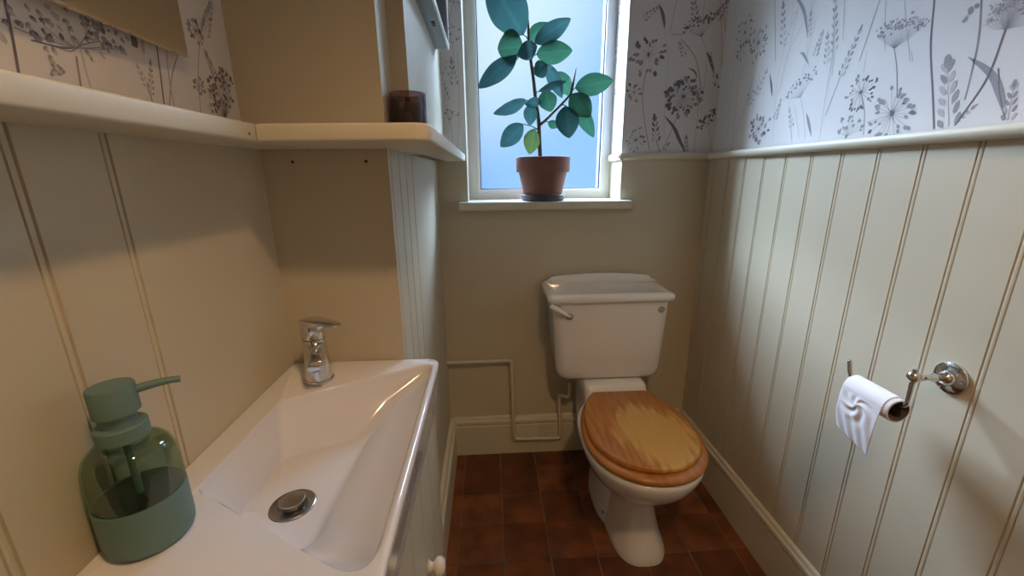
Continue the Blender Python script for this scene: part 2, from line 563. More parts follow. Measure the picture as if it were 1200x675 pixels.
# ------------------------------------------------------------------ wallpaper with meadow flowers
class Paper:
    def __init__(s, to3, plane, nrm, fr=None):
        s.to3, s.plane, s.nrm, s.polys = to3, plane, nrm, []
        s.rnd = random.Random(11)
    def uv(s, p):
        q = at(p[0], p[1], *s.plane)
        return Vector((q.y, q.z)) if s.plane[0] == 0 else Vector((q.x, q.z))
    def poly(s, pts, ink):
        s.polys.append((pts, ink))
    def blob(s, c, r, ink, ang=None, ratio=1.5):
        ang = s.rnd.uniform(0, PI) if ang is None else ang
        n = 8
        pts = []
        for i in range(n):
            t = 2 * PI * i / n
            k = s.rnd.uniform(.8, 1.15)
            x, y = r * ratio * k * math.cos(t), r * k * math.sin(t)
            pts.append(c + Vector((x * math.cos(ang) - y * math.sin(ang), x * math.sin(ang) + y * math.cos(ang))))
        s.poly(pts, ink)
    def line(s, P, w0, w1, ink):
        for i in range(len(P) - 1):
            d = P[i + 1] - P[i]
            if d.length < 1e-6:
                continue
            nn = Vector((-d.y, d.x)).normalized()
            a = w0 + (w1 - w0) * i / (len(P) - 1)
            b = w0 + (w1 - w0) * (i + 1) / (len(P) - 1)
            s.poly([P[i] - nn * a / 2, P[i] + nn * a / 2, P[i + 1] + nn * b / 2, P[i + 1] - nn * b / 2], ink)
    def curve(s, pts, k=8):
        P = [s.uv(p) for p in pts]
        if len(P) == 2:
            return [P[0].lerp(P[1], t / k) for t in range(k + 1)]
        out = []
        Q = [2 * P[0] - P[1]] + P + [2 * P[-1] - P[-2]]
        for i in range(1, len(Q) - 2):
            for j in range(k):
                t = j / k
                a, b, c, d = Q[i - 1], Q[i], Q[i + 1], Q[i + 2]
                out.append(.5 * (2 * b + (c - a) * t + (2 * a - 5 * b + 4 * c - d) * t * t + (3 * b - a - 3 * c + d) * t ** 3))
        out.append(P[-1])
        return out
    def stem(s, pts, w=.0016, ink=1, w1=None):
        s.line(s.curve(pts), w, w if w1 is None else w1, ink)
    def leaf(s, pts, w, ink=1):
        C = s.curve(pts, 8)
        n = len(C) - 1
        for i in range(n):
            d = (C[i + 1] - C[i]).normalized()
            nn = Vector((-d.y, d.x))
            a, b = w * math.sin(PI * i / n) ** .8 / 2, w * math.sin(PI * (i + 1) / n) ** .8 / 2
            s.poly([C[i] - nn * a, C[i] + nn * a, C[i + 1] + nn * b, C[i + 1] - nn * b], ink)
    def size(s, c, rpx):
        return (s.uv((c[0], c[1] - rpx)) - s.uv(c)).length
    def round(s, c, rpx, n=16, ink=0, a0=0, a1=360, br=.15):
        C, r = s.uv(c), s.size(c, rpx)
        for i in range(n):
            t = math.radians(a0 + (a1 - a0) * (i + s.rnd.uniform(.2, .8)) / n)
            L = r * s.rnd.uniform(.55, 1.0)
            e = C + Vector((math.cos(t), math.sin(t))) * L
            s.line([C, C.lerp(e, .5) + Vector((s.rnd.uniform(-1, 1), s.rnd.uniform(-1, 1))) * r * .03, e], .0007, .0005, ink)
            k = s.rnd.choice((ink, 1, 1))
            for q in range(s.rnd.choice((1, 2, 2, 3))):
                s.blob(e + Vector((s.rnd.uniform(-1, 1), s.rnd.uniform(-1, 1))) * r * .12, r * br * s.rnd.uniform(.5, .9) * .62, k, t, 1.35)
        s.blob(C, r * .08, ink)
    def flat(s, apex, pL, pR, bulge=8, n=12, ink=1, br=2.2, rows=2):
        A, L, R_ = s.uv(apex), s.uv(pL), s.uv(pR)
        b = s.size(apex, bulge)
        k = s.size(apex, br)
        for i in range(n):
            t = (i + .5) / n
            e = L.lerp(R_, t) + Vector((0, b * math.sin(PI * t)))
            s.line([A, A.lerp(e, .5) - Vector((0, b * .12)), e], .0007, .0004, ink)
            for q in range(rows + 1):
                s.blob(A.lerp(e, s.rnd.uniform(.74, 1.06)) + Vector((s.rnd.uniform(-2, 2) * k, s.rnd.uniform(-1.6, 2.0) * k)), k * s.rnd.uniform(.45, .85) * .8, s.rnd.choice((ink, ink, 1, 2)), None, 1.35)
    def head(s, p0, p1, wpx, n=7, ink=1, full=1.):
        A, B = s.uv(p0), s.uv(p1)
        d = (B - A)
        dn = d.normalized()
        nn = Vector((-dn.y, dn.x))
        w = s.size(p1, wpx)
        s.line([A, B], .0010, .0005, ink)
        ang = math.atan2(dn.y, dn.x)
        for i in range(n):
            t = (i + .5) / n
            ww = w * (1 - .75 * t) * full
            for sd in (-1, 1):
                s.blob(A + d * t + nn * sd * ww * .5, max(w * .16, .0009), s.rnd.choice((ink, 1, 2)), ang + sd * .45, 2.3)
        s.blob(B, w * .2, ink, ang, 2.4)
    def build(s, base, bounds, parent, repeats):
        bm = bmesh.new()
        base(bm)
        u0, u1, v0, v1 = bounds
        n = 0
        for du, dv in repeats:
            for pts, ink in s.polys:
                q = [p + Vector((du, dv)) for p in pts]
                if any(not (u0 < p.x < u1 and v0 < p.y < v1) for p in q):
                    continue
                n += 1
                off = .0003 + (n % 40) * .000006
                try:
                    f = bm.faces.new([bm.verts.new(Vector(s.to3(p.x, p.y)) + s.nrm * off) for p in q])
                    f.material_index = 1 + ink
                except ValueError:
                    pass
        me_o = None
        me = bpy.data.meshes.new('wallpaper')
        bm.to_mesh(me); bm.free()
        for m in [m_paper] + m_ink:
            me.materials.append(m)
        o = bpy.data.objects.new('wallpaper', me)
        COL.objects.link(o)
        o.parent = parent
        o['label'] = 'white wallpaper printed with grey cow parsley and grasses'
        return o

XWR, YWB, XWL = XR + .012, YB + .008, -.462
# right wall paper
P = Paper(lambda u, v: (XWR, u, v), (0, XWR), Vector((-1, 0, 0)))
P.stem([(1096, -30), (1095, 0), (1090.7, 53), (1093, 107), (1094.7, 151)], .0032, 0)
P.stem([(908, -10), (908.5, 30), (909, 72)], .0018, 0)
P.stem([(1038, -25), (1031, 0), (1007, 72)], .0018, 1)
P.stem([(979, -10), (976, 60), (968, 110), (960, 166)], .0012, 2)
P.stem([(960, -5), (925, 60), (912, 110)], .0012, 2)
P.stem([(990, -5), (988, 48)], .0012, 2)
P.stem([(937, 5), (915, 104)], .0012, 2)
P.stem([(1060, -5), (1062, 30), (1067, 72)], .0010, 2)
P.stem([(1038, 0), (1037, 60)], .0010, 2)
P.head((985, 90), (1009, 33), 9, 7, 1)
P.stem([(985, 90), (967, 136)], .0016, 1)
P.stem([(985, 90), (992, 82)], .001, 1)
P.head((978, 62), (979, -4), 9, 7, 2)
P.stem([(978, 60), (975, 90)], .0014, 2)
P.head((955, 66), (964, 38), 8, 5, 2)
P.head((969, 75), (970, 40), 8, 5, 2)
P.head((918, 52), (918, 4), 8, 6, 1)
P.head((918, 58), (940, -5), 4, 5, 2)
P.leaf([(930, -8), (942, 12), (947, 44)], .010, 1)
P.head((948, 44), (951, 14), 6, 5, 2)
P.leaf([(938, 62), (942, 64), (948, 76)], .008, 1)
P.stem([(945, 50), (948, 78)], .001, 2)
P.flat((1048, 57), (1026, 42), (1092, 24), 9, 18, 1, 2.6, 3)
P.stem([(1048, 57), (1051, 80), (1051.5, 112)], .0018, 1)
P.flat((938, 114), (914, 118), (958, 82), 3, 13, 1, 2.2, 2)
P.stem([(938, 114), (942, 135), (944, 164)], .0014, 2)
P.leaf([(945, 132), (948, 145), (951, 160)], .009, 1)
P.leaf([(902, 86), (904, 100), (905, 114)], .008, 0)
P.round((1045, 133), 31, 22, 0, br=.15)
P.round((1009, 108), 23, 17, 0, br=.15)
P.stem([(1009, 108), (1013, 130), (1012, 158)], .0013, 1)
P.round((992, 160), 23, 11, 1, 15, 165, .15)
P.round((889, 50), 20, 17, 0)
P.round((873, 38), 18, 15, 0)
P.round((889, 151), 18, 20, 0, br=.24)
P.round((880, 115), 8, 8, 1, br=.25)
P.stem([(889, 50), (885, 80), (875, 120), (856, 177)], .0012, 1)
P.stem([(866, 88), (862, 130), (857, 176)], .0012, 1)
P.head((886, 112), (899, 82), 7, 5, 2)
P.head((1112, 148), (1110.7, 72), 20, 6, 1)
P.stem([(1150.7, -10), (1146, 50), (1130.7, 117)], .0026, 1)
P.flat((1178.7, 34), (1153, 30), (1225, 18), 28, 24, 1, 2.3, 3)
P.flat((1178.7, 34), (1160, 12), (1208, 8), 10, 12, 2, 2.3, 3)
P.stem([(1178.7, 34), (1156, 93), (1118.7, 147)], .0030, 0)
P.leaf([(1134, 66), (1161, 86), (1172, 110), (1178, 138)], .013, 1)
P.stem([(1170, 80), (1172, 110), (1178, 140)], .0016, 0)
P.head((1181, 141), (1189, 98), 12, 5, 1)
P.head((1120, 143), (1143, 124), 6, 4, 1)
P.blob(P.uv((1131, 23)), .004, 1); P.blob(P.uv((1138, 12)), .005, 1); P.blob(P.uv((1145, 7)), .004, 1)
P.stem([(1130, 22), (1146, 5)], .001, 1)
P.stem([(905, 166), (912, 90), (928, 20), (930, -5)], .001, 2)
P.stem([(1028, 158), (1030, 172)], .001, 2)
for a in (((882, -4), (879, 40), (868, 95)), ((861, -4), (862, 60), (850, 178)), ((897, 60), (884, 120), (874, 172)), ((924, 120), (928, 165)), ((931, 125), (937, 162)), ((957, 20), (940, 90)), ((1016, 60), (1012, 85)), ((952, 0), (948, 30)), ((1068, 60), (1070, 72))):
    P.stem(a, .0011, 2)
P.head((908, 140), (914, 122), 7, 4, 2)
P.head((928, 150), (925, 128), 6, 4, 2)
P.round((868, 60), 10, 8, 1, br=.25)
def base_r(bm): box(bm, XWR, XR + .03, YF, YWB, ZD + .005, ZC)
P.build(base_r, (YF, YWB, ZD + .015, ZC), wall_right, [(0, 0), (.02, .53), (-1.06, .0), (-1.04, .53)])

# back wall paper, right of the window (and repeated left and above)
P = Paper(lambda u, v: (u, YWB, v), (1, YWB), Vector((0, -1, 0)))
P.round((760, 64), 24, 18, 0, br=.20)
P.stem([(757, 84), (753, 110), (755, 140), (762, 181)], .0020, 0)
P.leaf([(772, 4), (777, 18), (779, 34)], .012, 0)
P.head((754, 22), (772, 8), 7, 5, 2)
P.flat((822, 43), (799, 36), (840, 20), 6, 16, 0, 2.4, 2)
P.stem([(822, 43), (828, 64), (826, 95), (822, 115)], .0014, 1)
P.stem([(787, 41), (800, 40)], .002, 1)
P.leaf([(828, 60), (833, 72), (837, 88)], .012, 0)
P.head((838, 100), (833, 62), 4, 5, 1)
P.stem([(798, 46), (810, 60), (817, 75), (822, 110)], .0022, 0)
P.leaf([(806, 79), (814, 84), (817, 92)], .006, 0)
P.head((802, 66), (796, 50), 6, 4, 2)
P.round((801, 113), 23, 26, 0, 0, 360, .20)
P.flat((797, 127), (776, 112), (826, 118), 20, 14, 0, 2.6, 2)
P.stem([(797, 127), (787, 152), (775, 179)], .0018, 0)
P.stem([(768, 0), (783, 60), (780, 110), (778, 158)], .0012, 2)
P.stem([(793, 0), (785, 38)], .0014, 1)
P.stem([(844, -4), (846, 60), (845, 85), (841, 178)], .0014, 1)
P.stem([(826, -4), (824, 20)], .002, 2)
P.flat((838, 151), (819, 148), (852, 134), 9, 16, 0, 2.6, 3)
P.stem([(838, 151), (837, 168), (832, 180)], .0014, 1)
P.stem([(830, 150), (833, 165), (832, 178)], .0012, 1)
P.stem([(820, 110), (816, 150), (813, 178)], .0012, 1)
P.round((745, 164), 15, 13, 0)
P.round((743, 108), 11, 8, 0, br=.3)
P.head((769, 166), (767, 137), 9, 5, 0)
P.stem([(769, 164), (773, 179)], .002, 0)
P.head((773, 180), (784, 168), 5, 3, 1)
P.leaf([(778, 135), (790, 150), (797, 166), (804, 180)], .014, 0)
P.head((803, 178), (804, 160), 6, 4, 1)
P.round((862, 78), 18, 14, 0)
P.round((844, 95), 10, 8, 0, br=.25)
P.head((840, 22), (852, 2), 10, 5, 1)
P.head((815, 25), (812, -6), 9, 5, 1)
P.stem([(849, 20), (851, 62)], .002, 1)
def base_b(bm):
    box(bm, -.30, WX0, YWB, YB + .012, ZD + .005, ZC)
    box(bm, WX1, XWR, YWB, YB + .012, ZD + .005, ZC)
    box(bm, WX0, WX1, YWB, YB + .012, WZ1, ZC)
def inside_window(): pass
bm_all = P.polys
P.polys = [(p, k) for p, k in bm_all]
keep_uv = []
o = P.build(base_b, (WX1 + .001, XWR - .001, ZD + .027, ZC), wall_back, [(0, 0), (.01, .53), (-.09, .53)])
# strip between the pillar and the window
P2 = Paper(lambda u, v: (u, YWB, v), (1, YWB), Vector((0, -1, 0)))
P2.round((527, 140), 14, 12, 1, 20, 160)
P2.stem([(527, 140), (530, 160), (529, 184)], .0014, 1)
P2.head((533, 100), (529, 70), 8, 5, 1)
P2.head((524, 118), (519, 96), 7, 4, 1)
P2.stem([(536, 60), (538, 110), (537, 160), (533, 182)], .0012, 1)
P2.round((528, 40), 14, 12, 1)
P2.round((522, 80), 9, 8, 1)
P2.stem([(528, 40), (532, 70), (526, 96)], .0012, 1)
P2.round((530, -5), 12, 12, 1)
P2.build(lambda bm: None, (-.159, WX0 - .001, ZD + .027, ZC), wall_back, [(0, 0), (.0, .45)])
# window reveal on the right, papered above the rail
P3 = Paper(lambda u, v: (WX1 - .0015, u, v), (0, WX1 - .0015), Vector((-1, 0, 0)))
for py in (10, 60, 105, 150):
    P3.round((724, py), 13, 12, 1, br=.2)
    P3.stem([(724, py), (722, py + 15), (724, py + 30)], .0012, 1)
for py in (35, 85, 130):
    P3.head((727, py + 14), (724, py - 10), 6, 5, 1)
def base_v(bm): box(bm, WX1 - .0015, WX1 + .002, YWB, YW + .01, ZD + .02, WZ1)
P3.build(base_v, (YWB, YW, ZD + .027, WZ1), wall_back, [(0, 0), (0, .5)])

# left wall paper
P = Paper(lambda u, v: (XWL, u, v), (0, XWL), Vector((1, 0, 0)))
P.stem([(0, -20), (5, 0), (14, 43), (25, 106)], .0030, 0)
for bx, by, br, ik in ((45, 50, 17, 1), (130, 35, 12, 1), (95, 115, 14, 0), (160, 90, 12, 0), (20, 105, 12, 0), (135, 125, 13, 1), (240, 110, 16, 1), (300, 180, 13, 0), (180, 180, 20, 0), (240, 185, 18, 0), (265, 250, 14, 1), (250, 290, 15, 1), (225, 240, 12, 1),
                       (430, 165, 16, 2), (470, 180, 16, 2), (540, 225, 14, 0), (600, 195, 12, 2), (450, 292, 9, 1), (610, 250, 15, 1), (370, 195, 16, 1), (430, 260, 14, 1), (500, 270, 14, 2), (530, 245, 11, 1), (460, 110, 12, 1), (400, 90, 13, 1), (320, 105, 14, 1), (10, 185, 16, 2), (270, 75, 18, 2), (190, 65, 13, 1), (345, 140, 12, 1), (215, 155, 12, 0), (155, 160, 13, 0), (290, 135, 10, 2), (500, 120, 9, 1), (590, 250, 11, 2), (205, 100, 12, 0), (230, 30, 14, 2), (320, 40, 12, 1)):
    P.blob(P.uv((bx / 4.218, by / 4.218)), br * .0002, ik)
    P.blob(P.uv(((bx + 9) / 4.218, (by + 11) / 4.218)), br * .00015, min(2, ik + 1))
for bx, by in ((65, 135), (150, 200), (215, 130), (300, 180), (460, 110), (545, 225), (430, 165), (320, 105), (600, 240)):
    P.stem([(89, 56), ((bx * .45 + 375 * .55) / 4.218, (by * .4 + 245 * .6) / 4.218), (bx / 4.218, by / 4.218)], .0010, 1)
for q in range(46):
    a_ = P.rnd.uniform(0, 1)
    bx, by = 400 + 230 * a_ + P.rnd.uniform(-15, 15), 120 + 90 * a_ + P.rnd.uniform(-45, 75)
    P.blob(P.uv((bx / 4.218, by / 4.218)), .0024 * P.rnd.uniform(.7, 1.2), P.rnd.choice((1, 1, 2, 0)))
P.stem([(89, 56), (72, 56), (36, 47)], .0016, 0)
P.stem([(89, 57), (80, 60), (58, 52)], .0016, 1)
P.stem([(89, 57), (98, 52), (118, 48)], .0014, 1)
P.stem([(89, 66), (93, 92), (96.5, 118)], .0026, 1)
P.stem([(94, 58), (101, 85), (111, 120)], .0020, 2)
P.round((70, 88), 11, 9, 1, 20, 200, .3)
P.stem([(75, 99), (80, 106), (85, 114)], .002, 1)
P.blob(P.uv((157, 48)), .0065, 0, 1.5); P.blob(P.uv((167, 55)), .004, 2, 1.4, 2.5)
P.head((172, 102), (160, 76), 7, 4, 2)
P.stem([(172, 100), (177, 115), (181.5, 131)], .0022, 1)
P.head((177, 112), (176, 72), 7, 6, 1)
P.stem([(182, 45), (188, 90), (193.5, 135)], .0024, 0)
P.stem([(194, 52), (199, 100), (207, 137)], .0016, 1)
P.stem([(210, 58), (201, 90), (197.5, 135)], .0018, 1)
P.stem([(240, 10), (234, 50), (232, 90), (236, 143)], .0014, 1)
P.round((233, 101), 10, 12, 1, br=.36)
P.round((229, 36), 14, 14, 0, br=.30)
P.head((240, 40), (247, 5), 13, 6, 2)
P.flat((264, 139), (243, 108), (272, 94), 10, 16, 0, 3.6, 3)
P.flat((264, 139), (243, 128), (274, 118), 4, 10, 0, 3.2, 2)
P.stem([(264, 139), (258, 148), (250, 152)], .0016, 1)
P.stem([(264, 139), (270, 144), (277, 152)], .0016, 1)
P.stem([(262, 125), (250, 90), (242, 62)], .0012, 1)
P.head((253, 92), (241, 62), 9, 6, 1)
P.head((267, 110), (258, 82), 9, 5, 1)
def base_l(bm): box(bm, XL - .04, XWL, YF, YP + .01, ZD + .005, ZC)
P.build(base_l, (YF, YP - .001, ZD + .027, ZC), wall_left, [(0, 0), (0, .52), (-.62, .05), (-.6, .55)])

# ------------------------------------------------------------------ dado rail and baseboards
DADO = [(0, 0), (.014, 0), (.018, .004), (.022, .010), (.022, .018), (.018, .0235), (0, .0245)]
bm = bmesh.new()
sweep(bm, DADO, (XR, YF, ZD), (XR, YB - .0, ZD), (-1, 0, 0))
obj('trim_1', bm, m_trim, smooth=50, kind='structure')
bm = bmesh.new()
sweep(bm, DADO, (WX1 - .014, YB, ZD), (XR - .002, YB, ZD), (0, -1, 0))
sweep(bm, [(0, 0), (.011, 0), (.014, .006), (.014, .018), (.011, .0245), (0, .0245)], (WX1, YB - .02, ZD), (WX1, YW, ZD), (-1, 0, 0))
obj('trim_2', bm, m_trim, smooth=50, kind='structure')
SK = [(0, 0), (.016, 0), (.016, .146), (.012, .149), (.012, .153), (.018, .157), (.020, .165), (.018, .174), (.012, .177), (.012, .180), (.009, .187), (0, .190)]
bm = bmesh.new(); sweep(bm, SK, (XR, YF, 0), (XR, YB, 0), (-1, 0, 0)); obj('baseboard_right', bm, m_trim, smooth=40, kind='structure')
bm = bmesh.new(); sweep(bm, SK, (XP + .018, YB, 0), (XR - .017, YB, 0), (0, -1, 0)); obj('baseboard_back', bm, m_trim, smooth=40, kind='structure')
SKL = [(d * 1.5 if d > .001 else d, z) for d, z in SK]
bm = bmesh.new(); sweep(bm, SKL, (XP, YP + .002, 0), (XP, YB - .001, 0), (1, 0, 0)); obj('baseboard_left', bm, m_trim, smooth=40, kind='structure')

# ------------------------------------------------------------------ window
bm = bmesh.new()
fx0, fx1, fz0, fz1 = WX0, WX1, WZ0, WZ1
gx0, gx1, gz0, gz1 = -.033, .483, 1.188, 2.10
for a in ((fx0, gx0, fz0, fz1), (gx1, fx1, fz0, fz1), (gx0, gx1, fz0, gz0), (gx0, gx1, gz1, fz1)):
    box(bm, a[0], a[1], YW, YW + .06, a[2], a[3])
for a in ((gx0 - .014, gx0, gz0 - .014, gz1 + .014), (gx1, gx1 + .014, gz0 - .014, gz1 + .014), (gx0, gx1, gz0 - .014, gz0), (gx0, gx1, gz1, gz1 + .014)):
    box(bm, a[0], a[1], YW - .006, YW + .001, a[2], a[3], .002)
win = obj('window_1', bm, m_upvc, kind='structure')
bm = bmesh.new(); box(bm, gx0 - .01, gx1 + .01, YW + .022, YW + .026, gz0 - .01, gz1 + .01)
o = obj('pane', bm, m_frost, win); o['label'] = 'frosted window glass glowing pale blue with daylight'
bm = bmesh.new()
g = .004
for a in ((gx0, gx0 + g, gz0, gz1), (gx1 - g, gx1, gz0, gz1), (gx0, gx1, gz0, gz0 + g), (gx0, gx1, gz1 - g, gz1)):
    box(bm, a[0], a[1], YW + .004, YW + .0215, a[2], a[3])
o = obj('gasket', bm, m_gasket, win); o['label'] = 'dark blue sealing strip round the glass'
bm = bmesh.new()
box(bm, -.115, .563, 1.622, YB + .002, 1.115, WZ0, .005, 3)
box(bm, WX0 + .0005, WX1 - .0005, YB - .01, YW + .05, 1.117, WZ0 - .0003)
o = obj('window_sill', bm, m_trim, win, smooth=50)

# ------------------------------------------------------------------ shelves
bm = bmesh.new()
box(bm, XL - .027, -.342, YF + .001, YP - .001, ZD, ZD + .026, .004, 3)
p = at(311, 163.5, 0, -.3415)
lathe(bm, [(.0001, 0), (.0022, 0), (.0018, .0006), (.0001, .0006)], (-.3422, .655, ZD + .010), 10, (1, 0, 0), mat=1)
tag(obj('wall_shelf', bm, [m_trim, m_dark], smooth=50), 'long narrow cream ledge shelf along the left wall under the mirror', 'shelf', 'cream painted ledge shelves')
bm = bmesh.new()
pts = [(-.3405, .672), (-.112, .664), (-.098, .667), (-.089, .677), (-.086, .690), (-.086, YB - .001), (-.160, YB - .001), (-.160, YP + .097), (-.1945, YP + .097), (-.1945, YP + .002), (-.3405, YP - .001)]
prism(bm, pts, ZD, ZD + .026, .004, seg=3)
tag(obj('corner_shelf', bm, m_trim, smooth=50), 'cream corner shelf wrapping the boxed pillar, candle standing on its end', 'shelf', 'cream painted ledge shelves')

# ------------------------------------------------------------------ mirror over the basin
RM = Matrix.Rotation(math.radians(3.3), 4, 'Z')
mr = thing('wall_mirror', 'taupe-looking frameless mirror on flowered left wall, only its lower corner in view', 'mirror', (XWL, .40, 1.42))
bm = bmesh.new(); box(bm, XWL + .0007, XWL + .012, -.05, .715, 1.428, 2.05)
bmesh.ops.rotate(bm, verts=bm.verts[:], cent=(XWL + .0007, .72, 0), matrix=RM.to_3x3())
obj('backing', bm, m_whitewood, mr)
bm = bmesh.new(); box(bm, XWL + .0122, XWL + .017, -.055, .720, 1.423, 2.055, .003, 2)
bmesh.ops.rotate(bm, verts=bm.verts[:], cent=(XWL + .0007, .72, 0), matrix=RM.to_3x3())
obj('mirror_glass', bm, m_mirror, mr)

# ------------------------------------------------------------------ box frame on the pillar wall
bx = thing('box_frame', 'deep blue-grey box frame hung on pillar wall beside the window', 'picture frame', (-.161, 1.25, 1.65))
X0, X1, Y0, Y1, Z0, Z1 = -.1605, -.117, .99, 1.53, 1.648, 2.05
bm = bmesh.new()
box(bm, X0, X1 - .006, Y0, Y1, Z0, Z0 + .022, .002)
box(bm, X0, X1 - .006, Y0, Y1, Z1 - .022, Z1, .002)
box(bm, X0, X1 - .006, Y0, Y0 + .022, Z0 + .0225, Z1 - .0225, .002)
box(bm, X0, X1 - .006, Y1 - .022, Y1, Z0 + .0225, Z1 - .0225, .002)
box(bm, X0, X0 + .004, Y0 + .01, Y1 - .01, Z0 + .0225, Z1 - .0225)
box(bm, X0 + .009, X0 + .011, Y0 + .01, Y1 - .01, Z0 - .0015, Z0 + .002)
obj('frame', bm, m_box, bx)
bm = bmesh.new()
for a in ((Y0, Y1, Z0 - .002, Z0 + .014), (Y0, Y1, Z1 - .014, Z1), (Y0, Y0 + .014, Z0 + .0145, Z1 - .0145), (Y1 - .014, Y1, Z0 + .0145, Z1 - .0145)):
    box(bm, X1 - .0055, X1, a[0], a[1], a[2], a[3], .0015)
o = obj('front_edging', bm, m_whitewood, bx); o['label'] = 'pale front edging of the frame'
bm = bmesh.new(); box(bm, X0 + .018, X0 + .027, 1.27, 1.30, Z0 - .004, Z0 + .002, .001)
o = obj('clasp', bm, m_dark, bx); o['label'] = 'small dark clasp under the frame'

# ------------------------------------------------------------------ candle on the corner shelf
zc = ZD + .0262
cn = thing('jar_candle', 'plum candle in tinted glass jar on the corner shelf', 'candle', (-.157, .908, zc))
cx, cy = -.1565, .9085
bm = bmesh.new()
lathe(bm, [(.0001, 0), (.033, 0), (.0355, .003), (.0355, .080), (.0345, .081), (.0335, .080), (.0335, .005), (.0001, .004)], (cx, cy, zc), 48)
obj('jar', bm, m_plumglass, cn, smooth=40)
bm = bmesh.new()
lathe(bm, [(.0001, .0045), (.033, .0045), (.033, .060), (.031, .061), (.0001, .0595)], (cx, cy, zc), 48)
obj('wax', bm, m_wax, cn, smooth=40)
bm = bmesh.new(); tube(bm, [(cx, cy, zc + .059), (cx + .001, cy, zc + .066), (cx + .003, cy + .001, zc + .070)], .0011, 8)
obj('wick', bm, m_dark, cn, smooth=60)

# ------------------------------------------------------------------ basin on its cabinet
ZR = .855
bas = thing('wash_basin', 'white ceramic cloakroom basin with slanted bowl on cream cabinet', 'basin', (-.275, .59, .74))
bm = bmesh.new()
K, Mm = 10, 8
def outer(i, z):
    return rpoly([(-.434, .315 + i), (-.117 - i, .315 + i), (-.117 - i, .8605 - i * .4), (-.434, .8605 - i * .4)], [.006, .028, .024, .006], z, K, Mm)
def bowl(t, z, rr):
    A = [(-.393, .478), (-.1285, .326), (-.1285, .842), (-.389, .698)]
    B = [(-.376, .522), (-.255, .445), (-.243, .712), (-.376, .655)]
    return rpoly([(a[0] + (b[0] - a[0]) * t, a[1] + (b[1] - a[1]) * t) for a, b in zip(A, B)], rr, z, K, Mm)
loops = [outer(.014, .7415), outer(.0125, .744), outer(.008, .790), outer(.002, .838), outer(.0, .847), outer(.0015, .8525), outer(.005, ZR),
         bowl(-.03, ZR, [.022, .036, .022, .022]), bowl(-.012, ZR - .0006, [.022, .036, .022, .022]), bowl(.005, ZR - .0025, [.022, .036, .022, .022]), bowl(.024, ZR - .0062, [.02, .034, .02, .02]), bowl(.045, ZR - .0115, [.02, .034, .02, .02]),
         bowl(.075, ZR - .019, [.02, .032, .02, .02]), bowl(.5, .812, [.02, .03, .022, .02]), bowl(.93, .7725, [.022, .028, .022, .022]), bowl(.985, .7668, [.022, .024, .022, .022]), bowl(1.06, .7645, [.022, .022, .022, .022])]
dc = at(343, 591, 2, .764)
dcx, dcy = dc.x, dc.y
q = .0345
circ = rpoly([(dcx - q, dcy - q), (dcx + q, dcy - q), (dcx + q, dcy + q), (dcx - q, dcy + q)], [q] * 4, .7625, K, Mm)
# push the drain loop onto a true circle
circ = [Vector((dcx, dcy, .7625)) + (Vector((p.x - dcx, p.y - dcy, 0)).normalized() * .0335) for p in circ]
loops.append(circ)
loops.append([Vector((p.x, p.y, .75)) for p in circ])
loft(bm, loops, True, True)
obj('basin_body', bm, m_ceramic_basin, bas, smooth=48)
dr = None
bm = bmesh.new()
lathe(bm, [(.0001, .7505), (.033, .7505), (.033, .7638), (.0315, .7648), (.027, .7642), (.021, .7622), (.019, .757), (.0001, .757)], (dcx, dcy, 0), 48)
dr = obj('waste_drain', bm, m_steel, bas, smooth=40); dr['label'] = 'round steel waste fitting in the bowl'
bm = bmesh.new()
lathe(bm, [(.0001, .7575), (.0155, .7575), (.0155, .765), (.0185, .7665), (.0188, .7725), (.0178, .7738), (.010, .7745), (.0001, .7747)], (dcx, dcy, 0), 48)
obj('plug', bm, m_steel, dr, smooth=40)

# cabinet below
cab = thing('vanity_cabinet', 'cream tongue and groove vanity cabinet under the basin', 'cabinet', (-.285, .59, 0))
bm = bmesh.new()
box(bm, XL + .001, -.156, .325, YP - .002, .075, .741)
box(bm, XL + .001, -.185, .33, YP - .002, .0005, .075)
obj('carcass', bm, m_panel, cab)
bm = bmesh.new()
boarding(bm, YP - .004 - .328, .082, .736, [.02 + .0945 * k for k in range(1, 6)], lambda s, h, z: (-.135 + h, .328 + s, z), .0205)
dv = obj('door', bm, [m_panel, m_groove], cab)
bm = bmesh.new()
lathe(bm, [(.0001, 0), (.0125, 0), (.0130, .002), (.0090, .005), (.0085, .009), (.012, .012), (.0168, .0155), (.0185, .0205), (.0175, .0265), (.013, .0315), (.006, .0335), (.0001, .034)], (-.1348, .648, .508), 32, (1, 0, 0))
o = obj('knob', bm, m_knob, dv, smooth=50); o['label'] = 'glossy off-white round knob'

